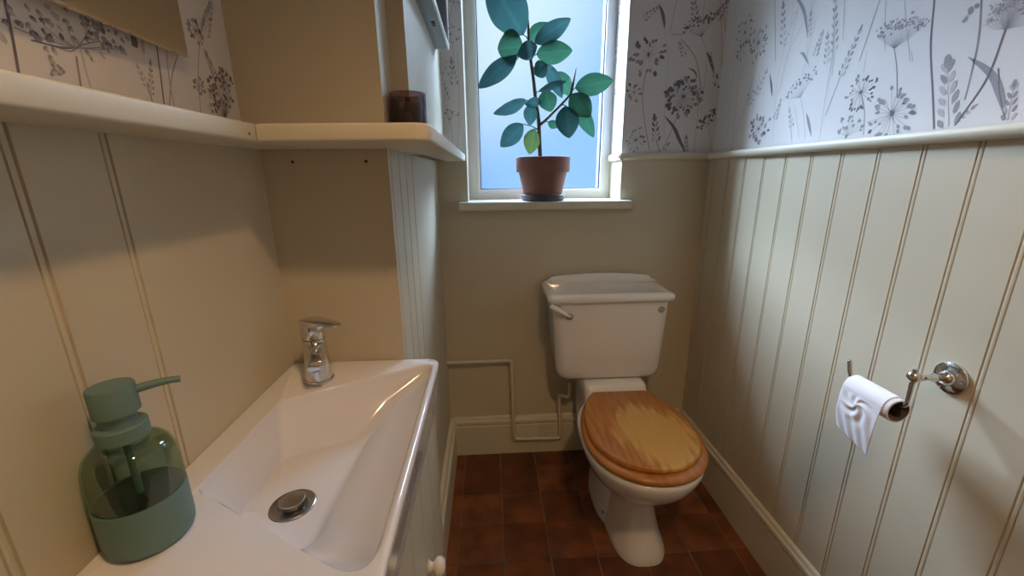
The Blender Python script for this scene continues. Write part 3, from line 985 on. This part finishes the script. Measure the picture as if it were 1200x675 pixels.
# tap
tx, ty = -.3475, .776
tp = thing('mixer_tap', 'short chrome mixer tap with flat lever on back corner of basin', 'tap', (tx, ty, ZR))
Z = ZR + .0003
bm = bmesh.new(); lathe(bm, [(.0001, 0), (.0265, 0), (.0275, .0015), (.0275, .0045), (.026, .006), (.0001, .006)], (tx, ty, Z), 40)
obj('base_ring', bm, m_chrome, tp, smooth=40)
bm = bmesh.new()
lathe(bm, [(.0001, .0062), (.0245, .0062), (.0238, .02), (.0225, .05), (.0218, .086), (.0212, .0905), (.0001, .0905)], (tx, ty, Z), 40)
sd = Vector((.36, -.93, 0)).normalized()
sx = Vector((-sd.y, sd.x, 0))
b0 = Vector((tx, ty, Z + .071))
loops = []
for s_, w, hgt, dz in ((.004, .019, .0165, 0), (.022, .0185, .0155, -.001), (.045, .0178, .013, -.005), (.062, .017, .0115, -.009), (.070, .016, .010, -.011), (.072, .013, .008, -.0115)):
    c = b0 + sd * s_ + Vector((0, 0, dz))
    loops.append([c + sx * (w * math.copysign(abs(math.cos(t)) ** .6, math.cos(t))) + Vector((0, 0, hgt * math.copysign(abs(math.sin(t)) ** .6, math.sin(t)))) for t in [2 * PI * i / 28 for i in range(28)]])
loft(bm, loops)
obj('tap_body', bm, m_chrome, tp, smooth=40)
bm = bmesh.new()
lathe(bm, [(.0001, .0915), (.0205, .0915), (.0205, .0935), (.0215, .0945), (.0215, .118), (.020, .1215), (.0001, .1215)], (tx, ty, Z), 40)
ld = Vector((.95, -.30, 0)).normalized()
lx = Vector((-ld.y, ld.x, 0))
loops = []
for s_, w, t_, z_ in ((-.0225, .006, .002, .1225), (-.020, .0125, .004, .1235), (-.012, .0190, .0055, .1245), (0, .0218, .006, .125), (.015, .0205, .0058, .1245), (.032, .0165, .005, .1235), (.050, .0125, .004, .1225), (.060, .009, .003, .122), (.063, .005, .002, .122)):
    c = Vector((tx, ty, Z + z_)) + ld * s_
    loops.append([c + lx * (w * math.cos(t)) + Vector((0, 0, t_ * math.copysign(abs(math.sin(t)) ** .7, math.sin(t)))) for t in [2 * PI * i / 24 for i in range(24)]])
loft(bm, loops)
obj('lever', bm, m_chrome, tp, smooth=45)
bm = bmesh.new()
e = b0 + sd * .058 + Vector((0, 0, -.0205))
lathe(bm, [(.0001, -.004), (.0095, -.004), (.010, -.003), (.010, .008), (.0001, .008)], e, 28)
obj('aerator', bm, m_steel, tp, smooth=40)

# soap dispenser
sxx, syy = -.3925, .4055
sp = thing('soap_dispenser', 'sage green pump soap dispenser with clear green upper bottle on basin front corner', 'soap dispenser', (sxx, syy, ZR))
Z = ZR + .0003
bm = bmesh.new()
lathe(bm, [(.0001, .0045), (.0385, .0045), (.0405, .008), (.0412, .014), (.0412, .0605), (.0400, .0610), (.0392, .0605), (.0392, .012), (.037, .009), (.0001, .0085)], (sxx, syy, Z), 56)
lathe(bm, [(.0001, 0), (.035, 0), (.0355, .002), (.0355, .0046), (.0001, .0046)], (sxx, syy, Z), 56)
obj('sleeve', bm, m_sage, sp, smooth=40)
bm = bmesh.new()
pr = [(.0408, .0613), (.0412, .070), (.0410, .093), (.0398, .105), (.0365, .115), (.0315, .1215), (.025, .1245), (.0195, .126), (.0195, .129)]
pi = [(r - .0018, z - (.0012 if z > .09 else 0)) for r, z in pr[::-1]]
lathe(bm, pr + pi, (sxx, syy, Z), 56, cap=False)
obj('glass_bottle', bm, m_greenglass, sp, smooth=50)
bm = bmesh.new()
lathe(bm, [(.0001, .0095), (.0365, .0095), (.0388, .013), (.0388, .0598), (.0001, .0594)], (sxx, syy, Z), 48)
obj('liquid_soap', bm, m_liquid, sp, smooth=40)
bm = bmesh.new(); tube(bm, [(sxx, syy, Z + .0596), (sxx, syy, Z + .1295)], .0035, 12)
obj('dip_tube', bm, m_sage, sp, smooth=50)
bm = bmesh.new()
lathe(bm, [(.0001, .1216), (.0205, .1216), (.0225, .1226), (.0225, .137), (.0212, .1382), (.0165, .1384), (.0001, .1384)], (sxx, syy, Z + .008), 44)
obj('collar', bm, m_sage, sp, smooth=40)
bm = bmesh.new()
lathe(bm, [(.0001, .1386), (.0150, .1386), (.0150, .1495), (.0197, .1515), (.0197, .1795), (.0190, .1815), (.0001, .1822)], (sxx, syy, Z + .008), 44)
obj('pump_head', bm, m_sage, sp, smooth=40)
bm = bmesh.new()
nd = Vector((.82, .57, 0)).normalized()
c0 = Vector((sxx, syy, Z + .1795))
tube(bm, [c0 + nd * .017, c0 + nd * .034 + Vector((0, 0, .0012)), c0 + nd * .047 + Vector((0, 0, .0012)), c0 + nd * .056 + Vector((0, 0, -.0002))], [.0046, .0042, .0038, .0036], 16)
obj('nozzle', bm, m_sage, sp, smooth=50)

# ------------------------------------------------------------------ toilet
to = thing('toilet', 'white close coupled toilet with worn wooden seat under the window', 'toilet', (.478, 1.25, 0))
def egg(cx, yf, yb, hw, z, n=64, pf=2.0, pb=3.0, ymid=.5, cut=None):
    ym = yb - (yb - yf) * ymid
    yt = yb
    if cut: yb = ym + (yb - ym) * cut
    out = []
    for i in range(n):
        t = 2 * PI * i / n
        c, s = math.cos(t), math.sin(t)
        p = pb if s > 0 else pf
        x = hw * math.copysign(abs(c) ** (2 / p), c)
        y = ((yb - ym) if s > 0 else (ym - yf)) * math.copysign(abs(s) ** (2 / p), s)
        out.append(Vector((cx + x, min(ym + y, yt), z)))
    return out
bm = bmesh.new()
secs = [(.0004, .492, 1.047, 1.45, .094), (.012, .492, 1.047, 1.45, .0945), (.03, .491, 1.056, 1.45, .090), (.06, .490, 1.072, 1.45, .0825), (.10, .488, 1.088, 1.45, .077), (.14, .486, 1.098, 1.45, .0745), (.18, .484, 1.102, 1.45, .076), (.205, .483, 1.092, 1.45, .084), (.225, .482, 1.074, 1.45, .099), (.25, .481, 1.044, 1.45, .121), (.28, .480, 1.008, 1.45, .145),
        (.31, .479, .978, 1.45, .163), (.34, .479, .956, 1.45, .175), (.365, .478, .943, 1.45, .183), (.385, .478, .937, 1.45, .188), (.396, .478, .936, 1.45, .1885), (.403, .478, .940, 1.445, .185), (.405, .478, .950, 1.44, .176)]
loft(bm, [egg(c, yf, yb, hw, z, pf=2.15 + .75 * max(0, 1 - z / .2), pb=2.6, ymid=.55) for z, c, yf, yb, hw in secs])
# trap behind the foot
secs = [(.0006, .489, 1.175, 1.53, .108), (.012, .489, 1.175, 1.53, .1085), (.04, .488, 1.18, 1.53, .105), (.10, .487, 1.19, 1.52, .1035), (.16, .486, 1.19, 1.51, .106), (.21, .485, 1.17, 1.5, .108), (.25, .483, 1.15, 1.5, .105), (.30, .48, 1.18, 1.48, .09)]
loft(bm, [egg(c, yf, yb, hw, z, pf=2.6, pb=2.6) for z, c, yf, yb, hw in secs])
# shelf at the back that carries the cistern
loft(bm, [rect(.365, .595, 1.39, 1.645, .05, .22), rect(.362, .60, 1.40, 1.652, .035, .34), rect(.358, .606, 1.405, 1.655, .03, .40), rect(.36, .604, 1.43, 1.655, .028, .444), rect(.366, .598, 1.437, 1.65, .024, .4505)])
# fixing hole stain in the foot
p = Vector((.3815, 1.21, .07))
lathe(bm, [(.0001, -.004), (.006, -.004), (.0055, .0012), (.0001, .0014)], p + Vector((.002, 0, 0)), 14, (-1, -.35, .0), mat=1)
obj('pan', bm, [m_ceramic, m_overflow], to, smooth=50)

bm = bmesh.new()
def cis(z, ix=0, iy=0, t=None):
    t = (z - .455) / .33 if t is None else t
    cx = .4635 - .009 * t
    hw = .207 + .017 * t - ix
    yf = 1.474 - .020 * t + iy
    return rpoly([(cx - hw, yf), (cx + hw, yf), (cx + hw, 1.658 - iy * .3), (cx - hw, 1.658 - iy * .3)], [.038, .038, .02, .02], z, 8, 6)
loft(bm, [cis(.4512, .045, .035), cis(.4535, .030, .022), cis(.459, .018, .012), cis(.468, .009, .006), cis(.482, .003, .002), cis(.50), cis(.60), cis(.70), cis(.7855)])
ci = obj('cistern', bm, m_ceramic, to, smooth=50)
bm = bmesh.new()
def lidr(z, i):
    return rpoly([(.209 + i, 1.437 + i), (.691 - i, 1.437 + i), (.691 - i, 1.660), (.209 + i, 1.660)], [.022, .022, .008, .008], z, 8, 6)
loft(bm, [lidr(.786, .012), lidr(.7875, .006), lidr(.793, .0015), lidr(.801, 0), lidr(.809, .001), lidr(.815, .005), lidr(.8185, .012), lidr(.8195, .02), lidr(.8195, .026), lidr(.8165, .034)])
# raised shaped back with curved shoulders
prof = []
xc = .452
for i in range(0, 33):
    s = -1 + 2 * i / 32
    a = abs(s)
    if a > .97: z = .824
    elif a > .84: z = .824 + .020 * (1 - math.cos(PI * (.97 - a) / .13)) / 2
    else: z = .844 + .011 * math.cos(PI / 2 * (a / .84)) ** 1.0
    prof.append((xc + s * .232, z))
loops = []
for y, dz in ((1.634, -.006), (1.637, -.001), (1.642, .0), (1.655, .0), (1.659, -.004)):
    loops.append([Vector((x, y, z + dz)) for x, z in prof] + [Vector((prof[-1][0], y, .812)), Vector((prof[0][0], y, .812))])
loft(bm, loops)
obj('cistern_lid', bm, m_ceramic, to, smooth=45)
# lever
pv = at(668, 371, 1, 1.452)
bm = bmesh.new()
lathe(bm, [(.0001, -.006), (.014, -.006), (.0145, .003), (.011, .006), (.009, .012), (.0001, .013)], (pv.x, 1.4545, pv.z), 28, (0, -1, 0))
lv = obj('flush_lever', bm, m_chrome, to, smooth=45)
tipv = at(645, 358.5, 1, 1.436)
a, b = Vector((pv.x, 1.4445, pv.z)), tipv
tube(bm := bmesh.new(), [a.lerp(b, t) for t in (0, .1, .25, .5, .8, .93, 1.)], [.0045, .005, .0075, .0088, .0105, .0098, .005], 18)
o = obj('lever_handle', bm, m_porc, lv, smooth=60); o['label'] = 'white porcelain flush handle'
pv = at(775.5, 363, 1, 1.454)
bm = bmesh.new(); lathe(bm, [(.0001, -.004), (.0135, -.004), (.0135, .0012), (.012, .0025), (.0001, .0025)], (pv.x, 1.4565, pv.z), 28, (0, -1, 0))
o = obj('hole_plug', bm, m_overflow, to, smooth=45); o['label'] = 'round grey-green plug in the cistern front'

SC = Vector((.480, 1.17, .42))
bm = bmesh.new()
ring = [(.4062, 0, .0), (.4066, -.004, 0), (.410, .001, .0), (.418, .003, 0), (.424, .0005, 0), (.4275, -.007, 0), (.428, -.03, 0), (.426, -.06, 0), (.415, -.066, 0), (.4066, -.062, 0)]
loops = []
for z, e_, _ in ring:
    loops.append(egg(.480, .938 - e_, 1.405 + e_ * .6, .187 + e_, z, 72, 2.1, 2.0, .55, 1.22))
loops = loops[1:] + [loops[1]]
rows = [[bm.verts.new(p) for p in l] for l in loops[:-1]]
rows.append(rows[0])
for ra, rb in zip(rows, rows[1:]):
    for i in range(72):
        j = (i + 1) % 72
        bm.faces.new((ra[i], ra[j], rb[j], rb[i]))
o = obj('seat_ring', bm, m_wood, to, smooth=45, loc=SC)
bm = bmesh.new()
def lidz(e_, z): return egg(.4785, .964 - e_, 1.400 + e_ * .5, .1745 + e_, z, 72, 2.08, 2.0, .55, 1.22)
loft(bm, [lidz(-.012, .4285), lidz(-.003, .429), lidz(0, .432), lidz(0, .443), lidz(-.003, .4465), lidz(-.009, .4478)])
o = obj('seat_lid', bm, m_woodlid, to, smooth=45, loc=SC); o['label'] = 'wooden lid with varnish worn pale in the middle'

# ------------------------------------------------------------------ water pipe
wp = thing('water_pipe', 'thin cream painted water pipe running to the cistern', 'pipe', (.1, 1.643, .07))
bm = bmesh.new()
yq = 1.6425
pth = smooth_path([(XP + .0005, yq, .472), (.081, yq, .475), (.090, yq, .082), (.304, yq, .078), (.293, yq, .302), (.331, 1.606, .306), (.333, 1.60, .395)], .016)
tube(bm, pth, .0078, 14)
obj('pipe_run', bm, m_trim, wp, smooth=60)
bm = bmesh.new()
lathe(bm, [(.0001, .385), (.0105, .385), (.0125, .388), (.0125, .405), (.0095, .407), (.0095, .420), (.013, .423), (.013, .4525), (.0001, .4525)], (.333, 1.60, 0), 12)
o = obj('tap_connector', bm, m_steel, wp, smooth=30); o['label'] = 'dull metal connector under the cistern'

# ------------------------------------------------------------------ toilet roll on its holder
hz = .866
hy = .672
ho = thing('toilet_roll_holder', 'chrome toilet roll holder with round wall plate on right wall', 'toilet roll holder', (XR, hy, hz))
bm = bmesh.new()
lathe(bm, [(.0001, .0005), (.0305, .0005), (.031, .002), (.030, .005), (.024, .0085), (.018, .0095), (.0145, .011), (.013, .016), (.0095, .020), (.0001, .021)], (XR, hy, hz), 44, (-1, 0, 0))
for a in (.9, .9 + 2.1, .9 + 4.2):
    lathe(bm, [(.0001, .005), (.0028, .005), (.0024, .0085), (.0001, .009)], (XR, hy + .0235 * math.cos(a), hz + .0235 * math.sin(a)), 12, (-1, 0, 0))
obj('wall_plate', bm, m_chrome, ho, smooth=40)
bm = bmesh.new()
lathe(bm, [(.0001, .018), (.0065, .018), (.0062, .03), (.008, .034), (.008, .038), (.006, .041), (.0058, .060), (.0075, .064), (.0075, .069), (.0001, .070)], (XR, hy, hz), 24, (-1, 0, .05))
obj('arm', bm, m_chrome, ho, smooth=40)
xr = .80
bm = bmesh.new()
sphere(bm, (xr, hy, hz + .005), .0115)
lathe(bm, [(.0001, .009), (.0045, .009), (.005, .013), (.004, .016), (.0001, .0165)], (xr, hy, hz + .005), 16)
obj('knuckle', bm, m_chrome, ho, smooth=50)
zrod = .806
bm = bmesh.new()
pth = smooth_path([(xr, hy, hz + .004), (xr, hy, zrod), (xr, .800, zrod), (xr, .809, .838)], .012, 8)
tube(bm, pth, .0046, 16)
sphere(bm, (xr, .809, .838), .0047, 16, 8)
obj('rod', bm, m_chrome, ho, smooth=60)

rz = zrod + .0048 - .0205
ro = thing('toilet_roll', 'nearly finished white toilet roll with crumpled loose sheet on chrome holder', 'toilet roll', (xr, .735, rz))
ya, yb_ = .682, .786
bm = bmesh.new()
lathe(bm, [(.0205, ya + .001), (.0215, ya - .0005), (.0215, yb_ + .0005), (.0205, yb_ - .001)], (xr, 0, rz), 40, (0, 1, 0), cap=False)
vs = bm.verts[:]
lathe(bm, [(.0205, yb_ - .001), (.0205, ya + .001)], (xr, 0, rz), 40, (0, 1, 0), cap=False)
bmesh.ops.remove_doubles(bm, verts=bm.verts[:], dist=1e-5)
obj('cardboard_tube', bm, m_core, ro, smooth=40)
bm = bmesh.new()
prof = [(.0217, ya), (.0246, ya + .0005), (.0252, ya + .002), (.0252, yb_ - .002), (.0246, yb_ - .0005), (.0217, yb_)]
n = 48
ax = Vector((0, 1, 0))
loops = [[Vector((xr + r * math.cos(2 * PI * i / n), y, rz + r * math.sin(2 * PI * i / n))) for i in range(n)] for r, y in prof]
loft(bm, loops, False, False)
a_, b_ = None, None
obj('paper', bm, m_tp, ro, smooth=50)
# loose sheet: wraps over the top of the roll and hangs on the room side, crumpled into a rosette
bm = bmesh.new()
NU, NV = 56, 90
R0 = .0262
arc = R0 * PI * .62
hang = .112
rnd = random.Random(5)
grid = []
for j in range(NV + 1):
    row = []
    s = (arc + hang) * j / NV
    for i in range(NU + 1):
        u = i / NU
        y = .692 + (.7862 - .692) * u
        if s < arc:
            th = PI * .62 - s / R0           # from the wall side over the top
            px_, pz_ = xr - R0 * math.sin(PI / 2 - (PI / 2 - th) ) * 0, 0
            ang = PI - (PI * .62 - s / R0) if False else (PI * .38 + s / R0)
            p = Vector((xr + R0 * math.cos(ang), y, rz + R0 * math.sin(ang)))
            nrm = Vector((math.cos(ang), 0, math.sin(ang)))
            d = 0
        else:
            h = s - arc
            # slight taper: near edge runs in, far edge ends higher
            hh = h * (1 - .16 * u)
            yy = y + (.006 * (h / hang)) * (1 - u) - .010 * max(0, h / hang - .4) * u
            p = Vector((xr - R0 - .004 * math.sin(PI * h / hang), yy, rz - hh))
            nrm = Vector((-1, 0, 0))
            cu, ch = (y - .742), (h - .022)
            rr = math.hypot(cu, ch)
            an = math.atan2(ch, cu)
            d = .0017 * math.sin(5 * an + .8 + 9 * rr / .05) * math.exp(-((rr - .022) / .020) ** 2)
            d += .0030 * math.exp(-(rr / .006) ** 2)
            fold = math.sin((cu * 1.0 + ch * .35) * 230)
            d += .0010 * fold * min(1, max(0, (h - .03) / .03))
            d *= min(1, h / .012)
        row.append(bm.verts.new(p + nrm * d))
    grid.append(row)
for j in range(NV):
    for i in range(NU):
        bm.faces.new((grid[j][i], grid[j][i + 1], grid[j + 1][i + 1], grid[j + 1][i]))
o = obj('loose_sheet', bm, m_tp, ro, smooth=70); o['label'] = 'crumpled loose end hanging off the roll'
md = o.modifiers.new('thick', 'SOLIDIFY'); md.thickness = .0005; md.offset = 0

# ------------------------------------------------------------------ plant on the sill
py0 = 1.7135
pcx = at(636, 205, 1, py0).x
zs = WZ0
sa = tag(None or obj('plant_saucer', (lambda bm: (lathe(bm, [(.0001, 0), (.080, 0), (.086, .003), (.0905, .020), (.0912, .0225), (.0888, .0235), (.083, .009), (.0001, .008)], (pcx, py0, zs + .0004), 56), bm)[1])(bmesh.new()), m_saucer, smooth=40), 'slate blue round saucer under the terracotta pot on the window sill', 'saucer')
pl = thing('potted_rubber_plant', 'rubber plant in a terracotta pot on the window sill', 'plant', (pcx, py0, zs + .009))
zp = zs + .0088
bm = bmesh.new()
lathe(bm, [(.0001, 0), (.070, 0), (.074, .003), (.0955, .098), (.0960, .1005), (.1040, .1015), (.1062, .105), (.1078, .152), (.1065, .1575), (.102, .1585), (.098, .156), (.097, .140), (.0001, .139)], (pcx, py0, zp), 64)
obj('pot', bm, m_pot, pl, smooth=40)
bm = bmesh.new()
lathe(bm, [(.0001, .1392), (.0965, .1392), (.0955, .146), (.06, .149), (.0001, .151)], (pcx, py0, zp), 40)
for v in bm.verts:
    if v.co.z > zp + .145: v.co.z += random.uniform(-.002, .002)
obj('soil', bm, m_soil, pl, smooth=60)
def pp(px, py, dy=0.): return at(px, py, 1, py0 + dy)
base = pp(633, 188); base.z = zp + .147
trunk = [base, pp(632, 160), pp(631, 139), pp(627.5, 115), pp(625, 92), pp(622, 71), pp(620, 55), pp(619.3, 40)]
branch = [pp(632, 147), pp(640, 140, -.01), pp(653, 127, -.02), pp(662, 118, -.025), pp(669, 110, -.03)]
bm = bmesh.new()
def cr(P, k=6):
    out = []
    Q = [2 * P[0] - P[1]] + P + [2 * P[-1] - P[-2]]
    for i in range(1, len(Q) - 2):
        for j in range(k):
            t = j / k
            a, b, c, d = Q[i - 1], Q[i], Q[i + 1], Q[i + 2]
            out.append(.5 * (2 * b + (c - a) * t + (2 * a - 5 * b + 4 * c - d) * t * t + (3 * b - a - 3 * c + d) * t ** 3))
    return out + [P[-1]]
T = cr(trunk)
tube(bm, T, [.0085 - .0035 * i / (len(T) - 1) for i in range(len(T))], 14)
B = cr(branch)
tube(bm, B, [.006 - .002 * i / (len(B) - 1) for i in range(len(B))], 12)
# low ring of old stubs at the soil
for a in range(5):
    q = base + Vector((.018 * math.cos(a * 1.3 + .5), .018 * math.sin(a * 1.3 + .5), 0))
    tube(bm, [q + Vector((0, 0, -.003)), q + Vector((.006 * math.cos(a * 1.3), 0, .014))], [.002, .0008], 8)
obj('stem', bm, m_stem, pl, smooth=60)
for (p0, p1, dy0, dy1) in (((619.3, 42), (619, 19), 0, 0), ((669, 110), (675.5, 79), -.03, -.03)):
    bm = bmesh.new()
    a, b = pp(*p0, dy0), pp(*p1, dy1)
    tube(bm, [a.lerp(b, t) for t in (0, .2, .5, .8, 1)], [.0045, .0055, .0042, .0024, .0006], 12)
    obj('bud', bm, m_stem, pl, smooth=60)

def leaf(base, tip, wpx, dyb, dyt, mat, roll=0., fold=.25, droop=.06, node=None, shape=(.88, .74)):
    """blade from base to tip (photo pixels, depth offsets), half width from pixels, on a petiole to node"""
    a, b = pp(*base, dyb), pp(*tip, dyt)
    L = (b - a).length
    d = (b - a).normalized()
    w = wpx * (a - CAM).length / FPX / 2
    view = ((a + b) / 2 - CAM).normalized()
    side = d.cross(view).normalized()
    nrm = side.cross(d).normalized()
    side = (side * math.cos(roll) + nrm * math.sin(roll))
    w /= max(.35, abs(math.cos(roll)))
    nrm = side.cross(d).normalized()
    bm = bmesh.new()
    uvl = bm.loops.layers.uv.new('uv')
    NL, NW = 22, 8
    grid = []
    for i in range(NL + 1):
        t = i / NL
        ww = w * (math.sin(PI * t ** shape[0] * .999) ** shape[1] if 0 < t < 1 else 0)
        if i == 0: ww = .0012
        if i == NL: ww = .0004
        c = a + d * L * t - Vector((0, 0, 1)) * droop * L * (t * t - t) * -1 * 0 - nrm * droop * L * math.sin(PI * t)
        row = []
        for k in range(NW + 1):
            s = -1 + 2 * k / NW
            wob = .03 * math.sin(7 * t * PI + k) * abs(s)
            row.append((bm.verts.new(c + side * ww * s + nrm * ww * (fold * (s * s) + wob)), (t, (s + 1) / 2)))
        grid.append(row)
    for i in range(NL):
        for k in range(NW):
            q = (grid[i][k], grid[i][k + 1], grid[i + 1][k + 1], grid[i + 1][k])
            f = bm.faces.new([v for v, _ in q])
            for lp, (_, uv) in zip(f.loops, q):
                lp[uvl].uv = uv
    # thickness of the blade
    bmesh.ops.solidify(bm, geom=bm.faces[:], thickness=.0009)
    if node is not None:
        nn = pp(*node)
        mid = (nn + a) / 2 + Vector((0, -.002, .004))
        tube(bm, [nn, mid, a, a + d * L * .08], [.0024, .002, .0017, .0010], 8)
    obj('leaf', bm, mat, pl, smooth=70)

LEAVES = [
    # base, tip, width, depth base, depth tip, material, roll, fold, droop, node
    ((613.5, 41), (571, -30), 38, -.01, -.05, m_leaf, .15, .15, .05, (619, 47)),
    ((613, 54), (583, 57), 31, 0, -.03, m_leaf_g, .2, .2, .05, (620, 58)),
    ((605.5, 64.5), (560, 103.5), 19, 0, -.03, m_leaf, -.2, .25, .04, (620.5, 58)),
    ((620, 46), (645, 27), 17, .02, .04, m_leaf_g, .2, .25, .04, (620, 52)),
    ((626.5, 50.5), (669, 21.5), 18, -.005, -.03, m_leaf, .25, .25, .05, (621, 62)),
    ((629.5, 54), (606.5, 65), 17, -.02, -.06, m_leaf, .2, .2, .05, (621, 68)),
    ((628.5, 63.5), (671, 59), 22, -.005, -.03, m_leaf_g, .2, .2, .06, (622.5, 70)),
    ((641, 76), (626, 87), 17, -.015, -.03, m_leaf_d, .2, .15, .05, (623.5, 80)),
    ((641, 74.5), (659, 115), 14, .005, .02, m_leaf, .3, .3, .06, (624, 82)),
    ((653, 84), (669, 112), 17, .03, .04, m_leaf_g, .3, .3, .06, (645, 80)),
    ((631, 107), (664, 95), 8, -.02, -.04, m_leaf, .6, .3, .08, (627, 112)),
    ((638, 105.5), (646, 131), 20, -.02, -.035, m_leaf_g, .2, .25, .08, (631, 116)),
    ((674, 103), (719, 94), 22, -.03, -.05, m_leaf_g, .15, .2, .05, (669, 110)),
    ((669, 110.5), (692, 137), 23, -.035, -.06, m_leaf_g, .2, .2, .12, (668, 111)),
    ((674, 119), (696, 161), 16, -.025, -.03, m_leaf_g, .3, .3, .08, (668, 112)),
    ((663, 124), (667, 162), 25, -.045, -.06, m_leaf_d, .15, .25, .06, (657, 124)),
    ((617, 117.5), (578, 133.5), 13, -.01, -.04, m_leaf, .4, .3, .12, (628, 122)),
    ((634, 119), (615, 122), 11, -.025, -.04, m_leaf, .4, .3, .12, (628.5, 122)),
    ((622.5, 122), (621, 147), 15, -.015, -.02, m_leaf, .3, .25, .06, (629, 126)),
    ((613, 145.5), (586.5, 172), 20, -.015, -.03, m_leaf, .2, .25, .05, (631.5, 152)),
    ((626, 151), (620.5, 181), 18, -.02, -.03, m_leaf_y, .3, .3, .06, (632, 155)),
    ((642.5, 143), (654, 149), 9, -.02, -.025, m_leaf_g, .2, .2, .04, (637, 144)),
]
for L in LEAVES:
    leaf(*L)

# ------------------------------------------------------------------ light
def area(name, loc, target, sx, sy, power, col, spread=180):
    l = bpy.data.lights.new(name, 'AREA')
    l.shape = 'RECTANGLE'; l.size = sx; l.size_y = sy; l.energy = power; l.color = col; l.spread = math.radians(spread)
    o = bpy.data.objects.new(name, l); COL.objects.link(o)
    o.location = loc
    o.rotation_euler = (Vector(target) - Vector(loc)).to_track_quat('-Z', 'Y').to_euler()
    return o
# open sky above the yard outside the window
area('sky_light', (-3.6, 6.4, 5.9), (.22, 1.85, 1.65), 5.6, 3.9, 7700, (.68, .82, 1.0))
area('sky_light', (3.2, 6.2, 5.2), (.22, 1.85, 1.65), 3.0, 2.6, 1500, (.62, .79, 1.0))
# warm recessed ceiling downlight above the camera
l = bpy.data.lights.new('ceiling_downlight', 'SPOT')
l.energy = 42; l.color = (1, .635, .33); l.shadow_soft_size = .05
l.spot_size = math.radians(119); l.spot_blend = .62
o = bpy.data.objects.new('ceiling_downlight', l); COL.objects.link(o); o.location = (.32, -.12, 2.30)

w = bpy.data.worlds.new('World'); scene.world = w
w.use_nodes = True
nt = w.node_tree
bg = nt.nodes['Background']
# hazy blue sky, paler round the cloud-veiled sun up to the left of the window
tc = N(nt, 'ShaderNodeTexCoord')
sun = Vector((math.sin(math.radians(-8)) * math.cos(math.radians(24)), math.cos(math.radians(-8)) * math.cos(math.radians(24)), math.sin(math.radians(24))))
dt = N(nt, 'ShaderNodeVectorMath', operation='DOT_PRODUCT')
dt.inputs[1].default_value = sun
nt.links.new(tc.outputs['Generated'], dt.inputs[0])
mr = N(nt, 'ShaderNodeMapRange', interpolation_type='SMOOTHSTEP')
mr.inputs['From Min'].default_value = .89
mr.inputs['From Max'].default_value = .995
nt.links.new(dt.outputs['Value'], mr.inputs[0])
mx = N(nt, 'ShaderNodeMix', data_type='RGBA')
mx.inputs['A'].default_value = (.28, .55, 1.0, 1)
mx.inputs['B'].default_value = (.78, .92, 1.0, 1)
nt.links.new(mr.outputs[0], mx.inputs['Factor'])
nt.links.new(mx.outputs['Result'], bg.inputs[0])
bg.inputs[1].default_value = 1.0

scene.view_settings.view_transform = 'Standard'
scene.view_settings.look = 'None'
scene.view_settings.gamma = 1
scene.view_settings.use_curve_mapping = False
scene.view_settings.exposure = -.12
